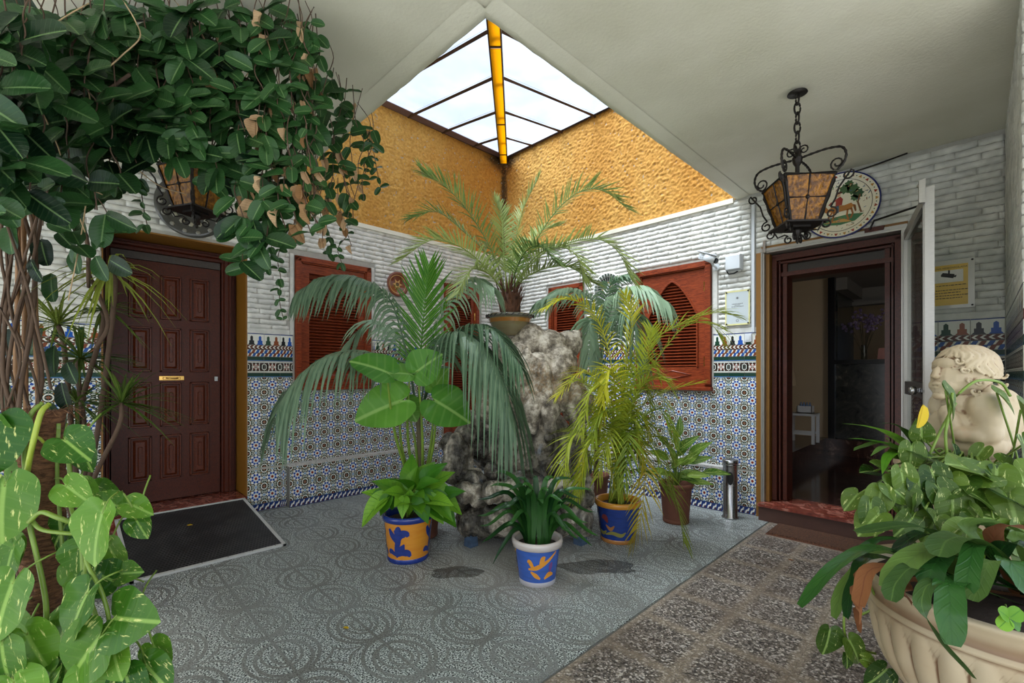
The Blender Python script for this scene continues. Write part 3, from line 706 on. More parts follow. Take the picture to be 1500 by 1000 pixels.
struct(MB().box(2.3, 2.4, .28, 6.6, 0, 2.8).box(2.3, 6.6, 6.6, 6.7, 0, 2.8).box(6.6, 6.7, .28, 6.7, 0, 2.8).build('wall_back', M_BEIGE), 'outer walls of the reception room')
struct(MB().box(2.3, 6.7, .28, 6.7, 2.8, 2.95).build('ceiling_reception', M_RCEIL), 'ceiling of the reception room')
struct(MB().box(3.44, 6.6, 4.9, 5.0, 2.55, 2.8).box(3.5, 6.6, 4.75, 4.92, 2.50, 2.56).box(3.46, 3.62, 3.62, 5.0, 2.62, 2.8).build('trim_2', M_RCEIL), 'plaster cornice above the reception counter')
CT = thing('reception_counter', 'black reception counter with dark marble front panel', 'counter', (3.5, 3.44, .40))
MB().box(0, 1.3, .02, .5, 0, 1.10).build('front_panel', M_CNT, CT); MB().box(-.02, 1.34, -.05, .56, 1.10, 1.16, ins=.005).build('counter_top', M_BLACK, CT)
struct(MB().box(3.42, 3.5, 3.40, 3.50, .40, 2.78).build('trim_4', M_BLACK), 'black post beside the reception counter')
struct(MB().box(3.42, 3.5, 3.62, 4.9, .4, 2.6).build('wall_screen', M_CNT), 'dark screen wall behind the reception post')
M_LAMP = plain('golden_lamp_light', lin(220, 180, 110), .6); M_SHADE = plain('cream_lamp_shade', lin(190, 172, 142), .8)
tv = thing('television', 'flat black television on the reception wall', 'television', (4.55, 6.58, 1.85))
MB().box(-.75, .35, -.05, .0, -.3, .5, ins=0).build('screen_body', M_BLACK, tv); MB().box(-.72, .32, -.056, -.05, -.27, .47).build('screen_glass', plain('screen_glass_black', lin(10, 10, 14), .08), tv.children[0])
va = thing('flower_vase', 'glass vase of dried purple flowers on the reception counter', 'vase', (3.82, 3.62, 1.5601))
MB().lathe([(.035, 0), (.04, .02), (.035, .2), (.038, .22)], 14).build('vase_body', glassmat('vase_glass', (.8, .85, .8), .2), va, True)
q = MB(); q2 = MB()
for k in range(26):
    a, t = ru(0, 6.28), ru(.05, .24); tip = V((t * math.cos(a) * 1.2, t * math.sin(a), ru(.42, .72))); q.tube([(0, 0, .05), tip * .5 + V((0, 0, .08)), tip], .003, 4)
    for _ in range(5): q2.ball(tip + V((ru(-.05, .05), ru(-.05, .05), ru(-.05, .05))), ru(.012, .024), 6, 4)
q.build('flower_stems', plain('dry_stem', lin(86, 76, 56), .8), va); q2.build('flower_heads', plain('dried_lavender_bloom', lin(126, 106, 136), .9, 0, .4, 60), va, True)['kind'] = 'stuff'
bk = tag(MB().box(-.05, .05, 0, .012, 0, .17).build('leaflet', plain('pink_card', lin(196, 140, 128), .6)), 'pink leaflet propped on the reception counter', 'leaflet'); bk.location = (4.02, 3.60, 1.561); bk.rotation_euler = (-.25, 0, -.25)
tb = thing('side_table', 'small white wooden side table on the reception platform', 'table', (3.27, 2.66, .40))
MB().box(-.17, .17, -.15, .15, .38, .41).build('table_top', M_PVC, tb)
for x in (-.15, .15):
    for y in (-.13, .13): MB().box(x - .018, x + .018, y - .018, y + .018, 0, .38).build('leg', M_PVC, tb)
for y in (-.13, .13): MB().box(-.14, .14, y - .01, y + .01, .12, .15).build('stretcher', M_PVC, tb)
bx_ = thing('supply_box', 'small white box of blue bottles on the side table', 'box', (3.30, 2.66, .811))
MB().box(-.09, .09, -.07, .07, 0, .012).box(-.09, -.08, -.07, .07, 0, .10).box(.08, .09, -.07, .07, 0, .10).box(-.09, .09, -.07, -.06, 0, .10).box(-.09, .09, .06, .07, 0, .10).build('tray', M_PVC, bx_)
for k in range(4): MB().lathe([(.018, .012), (.018, .11), (.008, .13), (.008, .15)], 8, (-.055 + .036 * k, 0, 0)).build('bottle', plain('blue_cap_bottle', lin(96, 124, 166), .3), bx_, True)
lm = thing('table_lamp', 'glass table lamp with cream shade on a pedestal in the reception', 'lamp', (2.92, 2.9, .40))
MB().lathe([(.12, 0), (.12, .03), (.04, .05), (.04, .36), (.13, .38), (.13, .42)], 14).build('pedestal', M_BLACK, lm, True); MB().lathe([(.05, .42), (.10, .50), (.11, .60), (.04, .72), (.02, .78)], 14).build('glass_base', glassmat('lamp_glass', (.6, .66, .6), .2), lm, True)
MB().lathe([(.21, .78), (.16, 1.12)], 20, cap=False).build('lamp_shade', M_SHADE, lm, True)

# ================================================================ wall fixtures on the right wall
def fixture(name, label, cat, x, y, mat4=None, z=0.0, group=None):
    ob = bpy.data.objects.new(name, None); COL.objects.link(ob); m = (mat4 or MR).copy(); ob.matrix_world = m @ Matrix.Translation((x, y, z)); return tag(ob, label, cat, group)
cc = fixture('security_camera', 'white bullet security camera on the brick wall beside the red shutter', 'camera', 3.12, 2.47)
MB().tube([(-.10, .075, .14), (-.04, .05, .14), (.045, .0, .14)], [.036, .038, .036], 12).build('camera_body', M_PVC, cc, True)
MB().tube([(.04, .003, .14), (.066, -.012, .14)], [.028, .024], 12).build('lens', M_BLACK, cc, True)
MB().add([(-.125, .13, .10), (-.125, .13, .18), (.075, .045, .18), (.075, .045, .10), (-.125, .122, .10), (-.125, .122, .18), (.075, .037, .18), (.075, .037, .10)], [(0, 1, 2, 3), (7, 6, 5, 4), (0, 4, 5, 1), (2, 6, 7, 3), (0, 3, 7, 4), (1, 5, 6, 2)]).build('sun_shield', M_PVC, cc)
MB().tube([(-.02, .03, .11), (.0, -.03, .06), (.01, -.04, .012)], .012, 6).tube([(.01, -.04, .02), (.01, -.04, .008)], .035, 12).build('bracket', M_PVC, cc)
jb = fixture('junction_box', 'square white junction box next to the security camera', 'box', 3.31, 2.44)
MB().box(-.075, .075, -.075, .075, .008, .075, ins=.005).build('box_body', M_PVC, jb); MB().box(-.07, .07, -.07, .07, .075, .081, ins=.006).build('box_lid', M_PVC, jb)
MB().tube([(-.08, -.05, .04), (-.05, -.105, .045), (.0, -.10, .03), (.03, -.085, .03)], .006, 6).build('cable', M_BLACK, jb, True)
cd = tag(MB().box(-.016, .016, -.62, .62, .004, .022, ins=.003).build('cable_conduit', M_PVC), 'white vertical cable conduit on the wall left of the entrance', 'conduit'); cd.matrix_world = MR @ Matrix.Translation((3.475, 2.37, 0))
so = fixture('wall_socket', 'white square wall socket over the frieze left of the entrance', 'socket', 3.43, 1.70)
MB().box(-.035, .035, -.04, .04, .008, .022, ins=.004).build('plate', M_PVC, so); MB().box(-.02, .02, -.02, .02, .022, .026).build('switch_rocker', M_PVC, so)
def text_mesh(txt, size, align='CENTER'):
    cu = bpy.data.curves.new('t', 'FONT'); cu.body = txt; cu.size = size; cu.align_x = align; cu.extrude = .0004; ob = bpy.data.objects.new('t', cu); COL.objects.link(ob)
    bpy.context.view_layer.update(); me = bpy.data.meshes.new_from_object(ob.evaluated_get(bpy.context.evaluated_depsgraph_get())); bpy.data.objects.remove(ob); return me
M_INK = plain('dark_print', lin(40, 36, 30), .6)
pl = fixture('wall_plaque', 'clear plaque with pale yellow border on the brick wall under the camera', 'plaque', 3.335, 2.0)
MB().box(-.115, .115, -.17, .17, .018, .024).build('plaque_plate', plain('silver_plaque', lin(196, 204, 204), .2, 0, .04, 6), pl)
q = MB()
for a, b_, c, e in ((-.115, .115, .155, .17), (-.115, .115, -.17, -.155), (-.115, -.102, -.17, .17), (.102, .115, -.17, .17)): q.box(a, b_, c, e, .024, .0255)
q.build('plaque_border', plain('pale_yellow_print', lin(218, 212, 150), .4), pl)
for x in (-.1, .1):
    for y in (-.155, .155): MB().tube([(x, y, .01), (x, y, .03)], .008, 8).build('screw', M_IRON, pl)
q = MB()
for y, ws in ((.035, (.10,)), (.022, (.05,)), (.008, (.11,))):
    x = -ws[0] / 2
    while x < ws[0] / 2: l = ru(.006, .014); q.box(x, x + l, y, y + .007, .024, .0246); x += l + .004
q.star(0, .095, .016, .008, 6, .0248, (1, 1, 1)); q.ring(0, -.125, .009, .013, .0248, (1, 1, 1), 14); q.build('plaque_print', plain('grey_print', lin(110, 112, 110), .6), pl)['kind'] = 'stuff'
sg = fixture('surveillance_sign', 'yellow video surveillance sign with camera symbol behind clear plastic', 'sign', 4.835, 2.02)
MB().box(-.135, .135, -.18, .18, .012, .018).build('backing_sheet', plain('clear_white_sheet', lin(186, 184, 172), .15, 0, .04, 5), sg)
MB().box(-.10, .10, -.155, .145, .018, .0195).build('yellow_sheet', plain('yellow_print', lin(208, 168, 46), .35, 0, .1, 5), sg)
MB().box(-.085, .075, .015, .105, .0195, .0202).build('white_panel', plain('white_print', lin(214, 210, 196), .4), sg)
q = MB(); q.poly([(-.045, .075), (-.035, .09), (.03, .072), (.022, .042), (-.045, .062)], .0206).poly([(.026, .062), (.04, .066), (.036, .048), (.024, .05)], .0206).poly([(-.006, .08), (.004, .08), (.004, .105), (-.006, .105)], .0207).build('camera_symbol', M_INK, sg)
t = inst('lettering', text_mesh('ZONA VIDEOVIGILADA', .0185), sg, (0, .116, .0197)); t.data.materials.append(M_INK)
q = MB()
for y in (-.01, -.045, -.065, -.085, -.105):
    x = ru(-.09, -.07)
    while x < ru(.06, .085): l = ru(.006, .02); q.box(x, x + l, y, y + .005, .0195, .0199); x += l + .004
q.build('small_print', M_INK, sg)['kind'] = 'stuff'
for x, y in ((.122, .165), (.122, -.165), (-.122, .165), (-.122, -.165)): MB().tube([(x, y, .008), (x, y, .024)], .007, 8).build('screw', M_IRON, sg)
wr = tag(MB().tube([(4.20, 3.03, .03), (4.42, 3.05, .03), (4.6, 3.075, .03)], .006, 5).build('iron_hook', M_IRON), 'thin dark iron rod over the painted plate', 'rod'); wr.matrix_world = MR
# ---- painted ceramic plates
M_GLZ = G('painted_glazed_plate'); M_GLZ.set(col=M_GLZ.attr(), rough=.15, coat=.3); M_GLZ = M_GLZ.m
def plate(fx, r, rim_cols, face, nm='plate_dish'):
    MB().lathe([(r * .55, .012), (r * .62, .016), (r * .97, .040), (r, .046), (r * .99, .052), (r * .74, .036), (r * .70, .030), (.001, .028)], 48, col=rim_cols[0]).build(nm, M_GLZ, fx, True)
rp = fixture('rider_plate', 'round painted ceramic plate with a horse rider above the entrance', 'plate', 4.17, 2.775, None, .012)
CR = lin(222, 214, 188)
q = MB(); R = .275
q.lathe([(R * .5, .010), (R * .6, .012), (R * .985, .034)], 48, col=lin(30, 36, 84), cap=False).build('plate_back', M_GLZ, rp, True)
q = MB(); q.lathe([(R * .985, .034), (R, .040), (R * .985, .046)], 48, col=lin(28, 34, 92), cap=False); q.lathe([(R * .985, .046), (R * .86, .038), (R * .80, .032), (.002, .030)], 48, col=CR, cap=False).build('plate_dish', M_GLZ, rp, True)
q = MB(); zf = .0325
q.ring(0, 0, R * .955, R * .995, .0475, lin(26, 34, 96), 48); q.ring(0, 0, R * .775, R * .79, .0345, lin(60, 52, 44), 48)
for k in range(26):
    a = 2 * PI * k / 26; x, y = R * .885 * math.cos(a), R * .885 * math.sin(a); q.star(x, y, .015, .008, 3, .0425, lin(150, 62, 40) if k % 2 else lin(176, 130, 60), a)
    a += PI / 26; q.disc(R * .885 * math.cos(a), R * .885 * math.sin(a), .005, .0425, lin(50, 80, 60), 6)
q.poly([(-.17, -.115), (-.10, -.15), (.0, -.165), (.10, -.15), (.16, -.10), (.06, -.085), (-.08, -.095)], zf, lin(60, 110, 70)); q.poly([(-.12, -.13), (.08, -.15), (.02, -.115)], zf + .0004, lin(186, 140, 70))
for cx_, cy_, rr in ((.03, .13, .045), (.085, .115, .05), (.12, .07, .045), (.06, .165, .035), (.10, .045, .035)): q.star(cx_, cy_, rr, rr * .7, 7, zf + .0002, random.choice((lin(44, 78, 50), lin(70, 100, 62), lin(56, 84, 76))))
q.poly([(.135, -.09), (.148, -.09), (.125, .0), (.14, .06), (.128, .06), (.112, .0)], zf + .0005, lin(110, 74, 44))
hc = lin(172, 112, 50)
q.poly([(-.085, -.015), (-.05, .005), (.03, -.005), (.075, .005), (.09, -.02), (.075, -.05), (.03, -.05), (-.04, -.055), (-.075, -.04)], zf + .0006, hc)     # horse body
q.poly([(-.085, -.015), (-.115, .03), (-.14, .005), (-.15, -.015), (-.125, -.02), (-.10, -.045), (-.07, -.04)], zf + .0007, hc)
for pts in ([(-.06, -.05), (-.085, -.085), (-.075, -.12)], [(-.045, -.05), (-.05, -.09), (-.06, -.125)], [(.05, -.045), (.045, -.09), (.055, -.13)], [(.075, -.04), (.085, -.085), (.07, -.12)]): q.line2(pts, .013, zf + .0006, lin(150, 92, 40))
q.poly([(.085, -.01), (.105, -.02), (.11, -.07), (.10, -.075), (.09, -.04)], zf + .0005, lin(120, 74, 34))
q.poly([(-.035, .0), (.01, .0), (.018, .05), (.0, .075), (-.03, .06)], zf + .0009, lin(150, 52, 44)); q.poly([(-.03, .0), (-.01, .0), (-.012, -.06), (-.03, -.06)], zf + .001, lin(60, 90, 110))
q.disc(-.012, .09, .015, zf + .001, lin(206, 164, 126), 9); q.poly([(-.035, .096), (.015, .10), (.008, .115), (-.022, .115)], zf + .0012, lin(90, 54, 40)); q.line2([(-.03, .05), (-.065, .035), (-.08, .02)], .012, zf + .0011, lin(160, 70, 56))
for k in range(90):
    a, rr = ru(0, 2 * PI), R * .74 * math.sqrt(rnd()); x, y = rr * math.cos(a), rr * math.sin(a)
    if abs(x) < .1 and -.07 < y < .1: continue
    l, an = ru(.008, .022), ru(0, PI); q.line2([(x, y), (x + l * math.cos(an), y + l * math.sin(an))], ru(.003, .007), zf + .0003 + .000004 * k, random.choice((lin(60, 92, 56), lin(96, 120, 70), lin(150, 110, 60), lin(70, 96, 120), lin(120, 74, 50), lin(186, 160, 104))))
q.build('painted_scene', M_GLZ, rp)
pk = fixture('fan_plate', 'white ceramic plate with dark fan petals beside the arched red shutter', 'plate', 1.86, 2.38, None, .012)
plate(pk, .195, [lin(214, 216, 208)], None)
q = MB()
for k in range(26):
    a = 2 * PI * k / 26; c_, s_ = math.cos(a), math.sin(a); tx, ty = -s_, c_
    for r0, r1, w0, w1, cl in ((.085, .135, .006, .012, lin(40, 44, 40)), (.14, .178, .008, .016, lin(84, 96, 86))):
        q.add([(r0 * c_ - tx * w0, r0 * s_ - ty * w0, .035 if r0 < .1 else .046), (r0 * c_ + tx * w0, r0 * s_ + ty * w0, .035 if r0 < .1 else .046), (r1 * c_ + tx * w1, r1 * s_ + ty * w1, .046 if r0 < .1 else .053), (r1 * c_ - tx * w1, r1 * s_ - ty * w1, .046 if r0 < .1 else .053)], [(0, 1, 2, 3)], cl)
q.ring(0, 0, .066, .076, .0345, lin(150, 140, 60), 30); q.ring(0, 0, .078, .082, .035, lin(60, 70, 60), 30)
for x, y, c in ((0, 0, lin(60, 90, 150)), (.03, .02, RD), (-.03, .015, lin(70, 110, 70)), (.005, -.035, OC), (-.02, -.03, BL), (.03, -.02, GN)): q.star(x, y, .016, .008, 5, .0325, c)
q.build('painted_petals', M_GLZ, pk)
wp = fixture('brown_plate', 'round brown glazed plate on the left wall above the palm', 'plate', -1.82, 2.44, ML, .012)
plate(wp, .15, [lin(112, 58, 36)], None)
q = MB(); q.ring(0, 0, .105, .112, .037, lin(196, 150, 90), 30); q.star(0, 0, .07, .03, 6, .031, lin(196, 150, 90)); q.disc(0, 0, .025, .0315, lin(70, 40, 30), 10); q.build('painted_flower', M_GLZ, wp)

# ================================================================ plant kit
RIGHT = V((CA, SA, 0)); UPV = V((0, 0, 1))
def leafmat(name, dark, light, rib, rough=.32, transl=.22, vari=None, veins=.25, vfreq=60, vamt=.5):
    g = G(name); u, v, _ = g.uv(); d = (v - .5).abs() * 2; r = g.rand(); n = g.noise(5.0, None, 3)
    f = (r * .65 + n * .5).step(.2, .95); c = g.mix(f, dark, light)
    vein = ((u * 1.0 - d * .16) * vfreq).sin().step(.55, 1.0); c = g.mix(vein * veins, c, rib)
    c = g.mix(d.step(.10, .03) * .8, c, rib)
    if vari:
        p = g.scale(g.coord('UV'), (2.2, 9, 1)); ad = g.new('ShaderNodeVectorMath'); ad.operation = 'ADD'; g.put(ad.inputs[0], p)
        cmb = g.new('ShaderNodeCombineXYZ'); g.put(cmb.inputs[0], r * 37); g.put(cmb.inputs[1], r * 91); g.put(ad.inputs[1], cmb.outputs[0])
        m = g.noise(1.5, ad.outputs[0], 5, .65).step(.60 - .1 * vamt, .68 - .1 * vamt); c = g.mix(m * .85, c, vari)
    g.set(spec=.3, col=c, rough=rough + .06, nrm=g.bump(vein * .5 + d * .4 + n * .3, .25, .004)); g.add_translucent(c, transl); return g.m
M_VINE = leafmat('leathery_vine_leaf', lin(12, 34, 19), lin(46, 82, 40), lin(104, 132, 82), .26, .10, veins=.05)
M_VINED = leafmat('dry_vine_leaf', lin(150, 112, 72), lin(208, 176, 138), lin(120, 86, 56), .8, .3)
M_POTH = leafmat('variegated_pothos_leaf', lin(40, 88, 20), lin(98, 144, 40), lin(150, 186, 90), .28, .25, vari=lin(222, 226, 140), veins=.05, vfreq=44, vamt=.2)
M_POTH2 = leafmat('dark_pothos_leaf', lin(32, 64, 16), lin(100, 128, 42), lin(140, 170, 90), .3, .22, vari=lin(206, 214, 140), veins=.05, vfreq=44, vamt=.1)
M_ALOC = leafmat('elephant_ear_leaf', lin(62, 120, 36), lin(112, 168, 62), lin(152, 192, 104), .35, .3, veins=.14, vfreq=34)
M_SPATH = leafmat('bright_peace_lily_leaf', lin(58, 118, 24), lin(134, 186, 52), lin(70, 130, 34), .28, .3, veins=.3, vfreq=70)
M_CLIV = leafmat('glossy_strap_leaf', lin(16, 48, 20), lin(50, 94, 38), lin(40, 82, 32), .2, .15, veins=0)
M_CLIV2 = leafmat('dull_strap_leaf', lin(44, 74, 28), lin(94, 124, 54), lin(84, 112, 52), .38, .2, veins=0)
M_BROWNL = leafmat('withered_strap_leaf', lin(86, 50, 30), lin(140, 90, 54), lin(120, 70, 44), .7, .2, veins=0)
M_YELL = leafmat('yellowed_leaf', lin(206, 168, 30), lin(236, 206, 60), lin(190, 150, 40), .5, .3, veins=.1)
M_KENT = leafmat('kentia_frond', lin(74, 104, 76), lin(146, 172, 140), lin(150, 170, 130), .34, .3, veins=0)
M_KENTB = leafmat('fresh_kentia_frond', lin(56, 120, 24), lin(128, 184, 58), lin(160, 196, 90), .3, .35, veins=0)
M_AREC = leafmat('areca_frond', lin(112, 138, 34), lin(178, 190, 64), lin(186, 184, 84), .35, .35, veins=0)
M_ARECY = leafmat('yellow_areca_frond', lin(160, 168, 30), lin(216, 210, 60), lin(196, 190, 70), .35, .35, veins=0)
M_ARECO = leafmat('orange_tipped_areca_frond', lin(170, 160, 44), lin(216, 140, 60), lin(200, 160, 70), .4, .35, veins=0)
M_PHOE = leafmat('date_palm_frond', lin(78, 106, 48), lin(148, 164, 92), lin(168, 170, 110), .35, .3, veins=0)
M_DRAC = leafmat('dragon_tree_leaf', lin(62, 88, 28), lin(136, 148, 54), lin(140, 150, 70), .35, .2, veins=0)
M_ASPI = leafmat('broad_green_leaf', lin(66, 112, 34), lin(140, 172, 66), lin(180, 200, 110), .28, .25, vari=lin(206, 220, 130), veins=.2)
M_STEM = plain('green_stem', lin(112, 138, 50), .4, 0, .25, 14); M_YSTEM = plain('yellow_green_stem', lin(150, 166, 56), .4, 0, .25, 12)
M_TWIG = plain('brown_twig', lin(84, 64, 48), .8, 0, .35, 30, .3); M_PALE = plain('pale_dry_tendril', lin(176, 150, 112), .7, 0, .25, 25); M_CANE = plain('bamboo_cane', lin(150, 112, 76), .6, 0, .3, 16)
g = G('fibrous_moss_pole'); p = g.scale(g.coord(), (1, 1, 4)); n = g.noise(28, p, 6, .7, .8); g.set(col=g.mix(n.step(.3, .7), lin(82, 52, 34), lin(164, 114, 78)), rough=.95, nrm=g.bump(n, 1, .02)); M_COIR = g.m
g = G('palm_trunk_fibre'); n = g.noise(24, g.scale(g.coord(), (1, 1, .4)), 6, .7); g.set(col=g.mix(n.step(.3, .7), lin(52, 32, 22), lin(112, 74, 50)), rough=.9, nrm=g.bump(n, 1, .02)); M_TRNK = g.m
def leaf_mesh(kind, mat, L=1.0, W=.5, droop=.25, fold=.15, wave=.02, seed=0, nu=8, nv=4):
    """leaf along +Y, face +Z, stalk joint at the origin"""
    rs = random.Random(seed); vs, uv = [], []; ph = rs.uniform(0, 6)
    if kind == 'heart':     # cordate blade built in rings around the stalk joint
        tab = [(0, 1.0), (8, .93), (20, .82), (40, .70), (60, .62), (85, .53), (110, .46), (130, .42), (150, .36), (165, .24), (175, .10), (180, .05)]; na, nr = 28, 5; sw = W / .82
        def rad(f):
            for (a, ra), (b_, rb_) in zip(tab, tab[1:]):
                if f <= b_: return ra + (rb_ - ra) * (f - a) / (b_ - a)
            return .05
        vs.append((0, 0, 0)); uv.append((.15, .5))
        for j in range(1, nr + 1):
            for k in range(na):
                f = 360 * k / na; f = f - 360 if f > 180 else f; r = rad(abs(f)) * j / nr; x, y = r * math.sin(math.radians(f)) * sw * L, r * math.cos(math.radians(f)) * L
                vs.append((x, y, abs(x) * fold * 1.6 - droop * L * (r * math.cos(math.radians(f))) ** 2 * (1 if abs(f) < 90 else .5) + wave * math.sin(f * .09 + ph) * j / nr)); uv.append((.2 + .8 * max(-.2, y / L), .5 + x / (1.1 * L)))
        fs = [(0, 1 + k, 1 + (k + 1) % na) for k in range(na)] + [(1 + (j - 1) * na + k, 1 + j * na + k, 1 + j * na + (k + 1) % na, 1 + (j - 1) * na + (k + 1) % na) for j in range(1, nr) for k in range(na)]
        return MB().add(vs, [f_[::-1] for f_ in fs], (1, 1, 1), uv), mat
    for i in range(nu + 1):
        t = i / nu
        if kind == 'heart': w = (.72 + 1.25 * t) * max(0, 1 - t) ** .72 / .87; lobe = .24 * (1 - t) ** 3
        elif kind == 'ovate': w = max(0, 1 - abs(2 * (t * .98 + .01) - 1.02) ** 2.3) ** .5; lobe = 0
        elif kind == 'lance': w = math.sin(PI * min(1, t * .98 + .01) ** .80) ** 1.05; lobe = 0
        else: w = min(1, (t + .04) * 3) ** .7 * max(0, 1 - t ** 3.2); lobe = 0
        for j in range(nv + 1):
            s = 2 * j / nv - 1; x = s * w * W / 2; y = L * (t - lobe * abs(s) ** 1.3)
            z = abs(x) * fold * 2 - droop * L * t * t + wave * math.sin(t * 9 + s * 2 + ph) * abs(s)
            vs.append((x, y, z)); uv.append((t, (s + 1) / 2))
    k = nv + 1
    return MB().add(vs, [(i * k + j, i * k + j + 1, (i + 1) * k + j + 1, (i + 1) * k + j) for i in range(nu) for j in range(nv)], (1, 1, 1), uv), mat
def orient(pos, tip, nrm, s):
    y = V(tip).normalized(); z = V(nrm) - y * V(nrm).dot(y)
    if z.length < 1e-4: z = frame_of(y)[0]
    z.normalize(); x = y.cross(z)
    m = Matrix((x * s, y * s, z * s)).transposed().to_4x4(); m.translation = pos; return m
class LeafKind:
    def __init__(s, kind, mat, n=5, **k):
        s.mbs = [leaf_mesh(kind, mat, seed=i, **{q: (v * ru(.85, 1.15) if q != 'L' else v) for q, v in k.items()})[0] for i in range(n)]; s.mat = mat
        s.me = [m.mesh('leaf', mat, True) for m in s.mbs]
    def put(s, parent, pos, tip, nrm, size, name='leaf'):
        off = V(parent.location) if parent else V((0, 0, 0)); i = random.randrange(len(s.me))
        return inst(name, s.me[i], parent, mat=orient(V(pos) - off, tip, nrm, size))
    def into(s, mb, pos, tip, nrm, size):
        q = random.choice(s.mbs); m = orient(pos, tip, nrm, size); mb.add([m @ V(p) for p in q.v], [], uvs=None)
        k = len(mb.v) - len(q.v)
        for f, u in zip(q.f, q.u): mb.f.append([i + k for i in f]); mb.c.append((1, 1, 1)); mb.m.append(0); mb.u.append(u)
def jit(k): return V((ru(-k, k), ru(-k, k), ru(-k, k)))
def strap(mb, path, w, ref=None, wf=None, fold=.25):
    """long leaf: folded ribbon along a path"""
    pts = [V(p) for p in path]; m = len(pts); vs, uv = [], []
    for i, p in enumerate(pts):
        t = (pts[min(i + 1, m - 1)] - pts[max(i - 1, 0)]).normalized(); r = ref or UPV
        x = t.cross(r); x = x.normalized() if x.length > .05 else frame_of(t)[0]; nn = x.cross(t); q = i / (m - 1)
        ww = w / 2 * (wf(q) if wf else min(1, (q + .10) * 3.2) ** .6 * max(0.02, 1 - q ** 3.0))
        for s in (-1, 0, 1): vs.append(p + x * s * ww + nn * abs(s) * ww * fold); uv.append((q, (s + 1) / 2))
    mb.add(vs, [(i * 3 + j, i * 3 + j + 1, (i + 1) * 3 + j + 1, (i + 1) * 3 + j) for i in range(m - 1) for j in range(2)], (1, 1, 1), uv); return mb
def frond(path, n, L, w, a0=75, a1=25, droop=.3, lift=.15, ref=None, t0=.15, rad=.008, prof=None, seg=4, jt=.12, mb=None, hang=None):
    """palm frond: tapering midrib and two ranks of leaflets"""
    P_ = smooth_path(path, 10); m = len(P_); q = mb or MB()
    q.tube([p for p in P_[::3]] + ([P_[-1]] if (m - 1) % 3 else []), [rad * (1 - .8 * i / (m / 3)) for i in range(len(P_[::3]) + (1 if (m - 1) % 3 else 0))], 5)
    for i in range(n):
        t = t0 + (1 - t0) * (i + .5) / n; k = t * (m - 1); j = int(k); p = P_[j].lerp(P_[min(j + 1, m - 1)], k - j)
        T_ = (P_[min(j + 2, m - 1)] - P_[max(j - 2, 0)]).normalized(); U = ref or UPV
        S_ = T_.cross(U); S_ = S_.normalized() if S_.length > .08 else frame_of(T_)[0]; N_ = S_.cross(T_).normalized()
        tt = (t - t0) / (1 - t0); l = L * (prof(tt) if prof else (.35 + .65 * math.sin(PI * min(1, tt * .85 + .12)) ** .8)); a = math.radians(a0 + (a1 - a0) * tt)
        for s in (-1, 1):
            l_ = l * ru(.88, 1.08); d_ = (T_ * math.cos(a) + S_ * s * math.sin(a) + N_ * lift + jit(jt)).normalized(); pts = []
            for e in range(seg + 1):
                f = e / seg; pts.append(p + d_ * l_ * f * (1 - .25 * droop * f) - UPV * droop * l_ * f * f)
            vs, uv = [], []
            for e, pp in enumerate(pts):
                tg = (pts[min(e + 1, seg)] - pts[max(e - 1, 0)]).normalized(); x = T_ - tg * T_.dot(tg); x = x.normalized() if x.length > .05 else N_
                f = e / seg; ww = w / 2 * min(1, .45 + f * 3) * max(.03, 1 - f ** 2.2); vs += [pp - x * ww, pp + x * ww]; uv += [(f, .15), (f, .85)]
            q.add(vs, [(2 * e, 2 * e + 1, 2 * e + 3, 2 * e + 2) for e in range(seg)], (1, 1, 1), uv)
    return q
def PP(l): return [P(*p) for p in l]
def shift(mb, off):
    o = V(off); mb.v = [tuple(V(p) - o) for p in mb.v]; return mb

# ================================================================ pots
def potmat(name, fn):
    g = G(name); fn(g); return g.m
def ringprof(rt, rb, h, lip=.02, lh=.04): return [(rb * .9, 0), (rb, .0), (rb + .002, .012), (rt - lip * .6, h - lh - .005), (rt, h - lh), (rt + .004, h - lh * .4), (rt, h), (rt - .012, h + .002), (rt - .022, h - .006), (rt - .03, h - .05), (.001, h - .05)]
def surf(rt, rb, h, lip, lh):
    def f(th, z): 
        r = rb + .002 + (rt - lip * .6 - rb - .002) * max(0, z - .012) / (h - lh - .017) + .0015; a = math.radians(th); return V((r * math.cos(a), r * math.sin(a), z))
    return f
def stroke(mb, f, pts, wid, col=(1, 1, 1)):
    """painted brush stroke hugging the pot wall; pts (degrees, height), wid per point"""
    q = smooth_path([(a, z * 100, w_ * 100) for (a, z), w_ in zip(pts, wid)], 5); vs = []
    for i, p in enumerate(q):
        t = q[min(i + 1, len(q) - 1)] - q[max(i - 1, 0)]; rr = .0029; tx, ty = t.x * rr, t.y / 100; l = math.hypot(tx, ty) or 1; nx, ny = -ty / l, tx / l
        for s in (-1, -.33, .33, 1): w_ = max(.0008, p.z / 100) / 2 * s; vs.append(f(p.x + nx * w_ / rr, p.y / 100 + ny * w_))
    mb.add(vs, [(i * 4 + k, i * 4 + k + 1, i * 4 + 5 + k, i * 4 + 4 + k) for i in range(len(q) - 1) for k in range(3)], col)
def facing(loc):  # bearing of the standpoint seen from a pot
    return math.degrees(math.atan2(CY - loc[1], CX - loc[0]))
YB, BLU = lin(206, 138, 40), lin(26, 50, 128)
M_GLP = G('hand_painted_glaze'); M_GLP.set(col=M_GLP.mix(M_GLP.noise(9, M_GLP.scale(M_GLP.coord(), (1, 1, 6)), 4).step(.35, .75) * .4, M_GLP.attr(), (.85, .55, .30), 'MULTIPLY'), rough=.18, coat=.4, nrm=M_GLP.bump(M_GLP.noise(30), .12, .004)); M_GLP = M_GLP.m
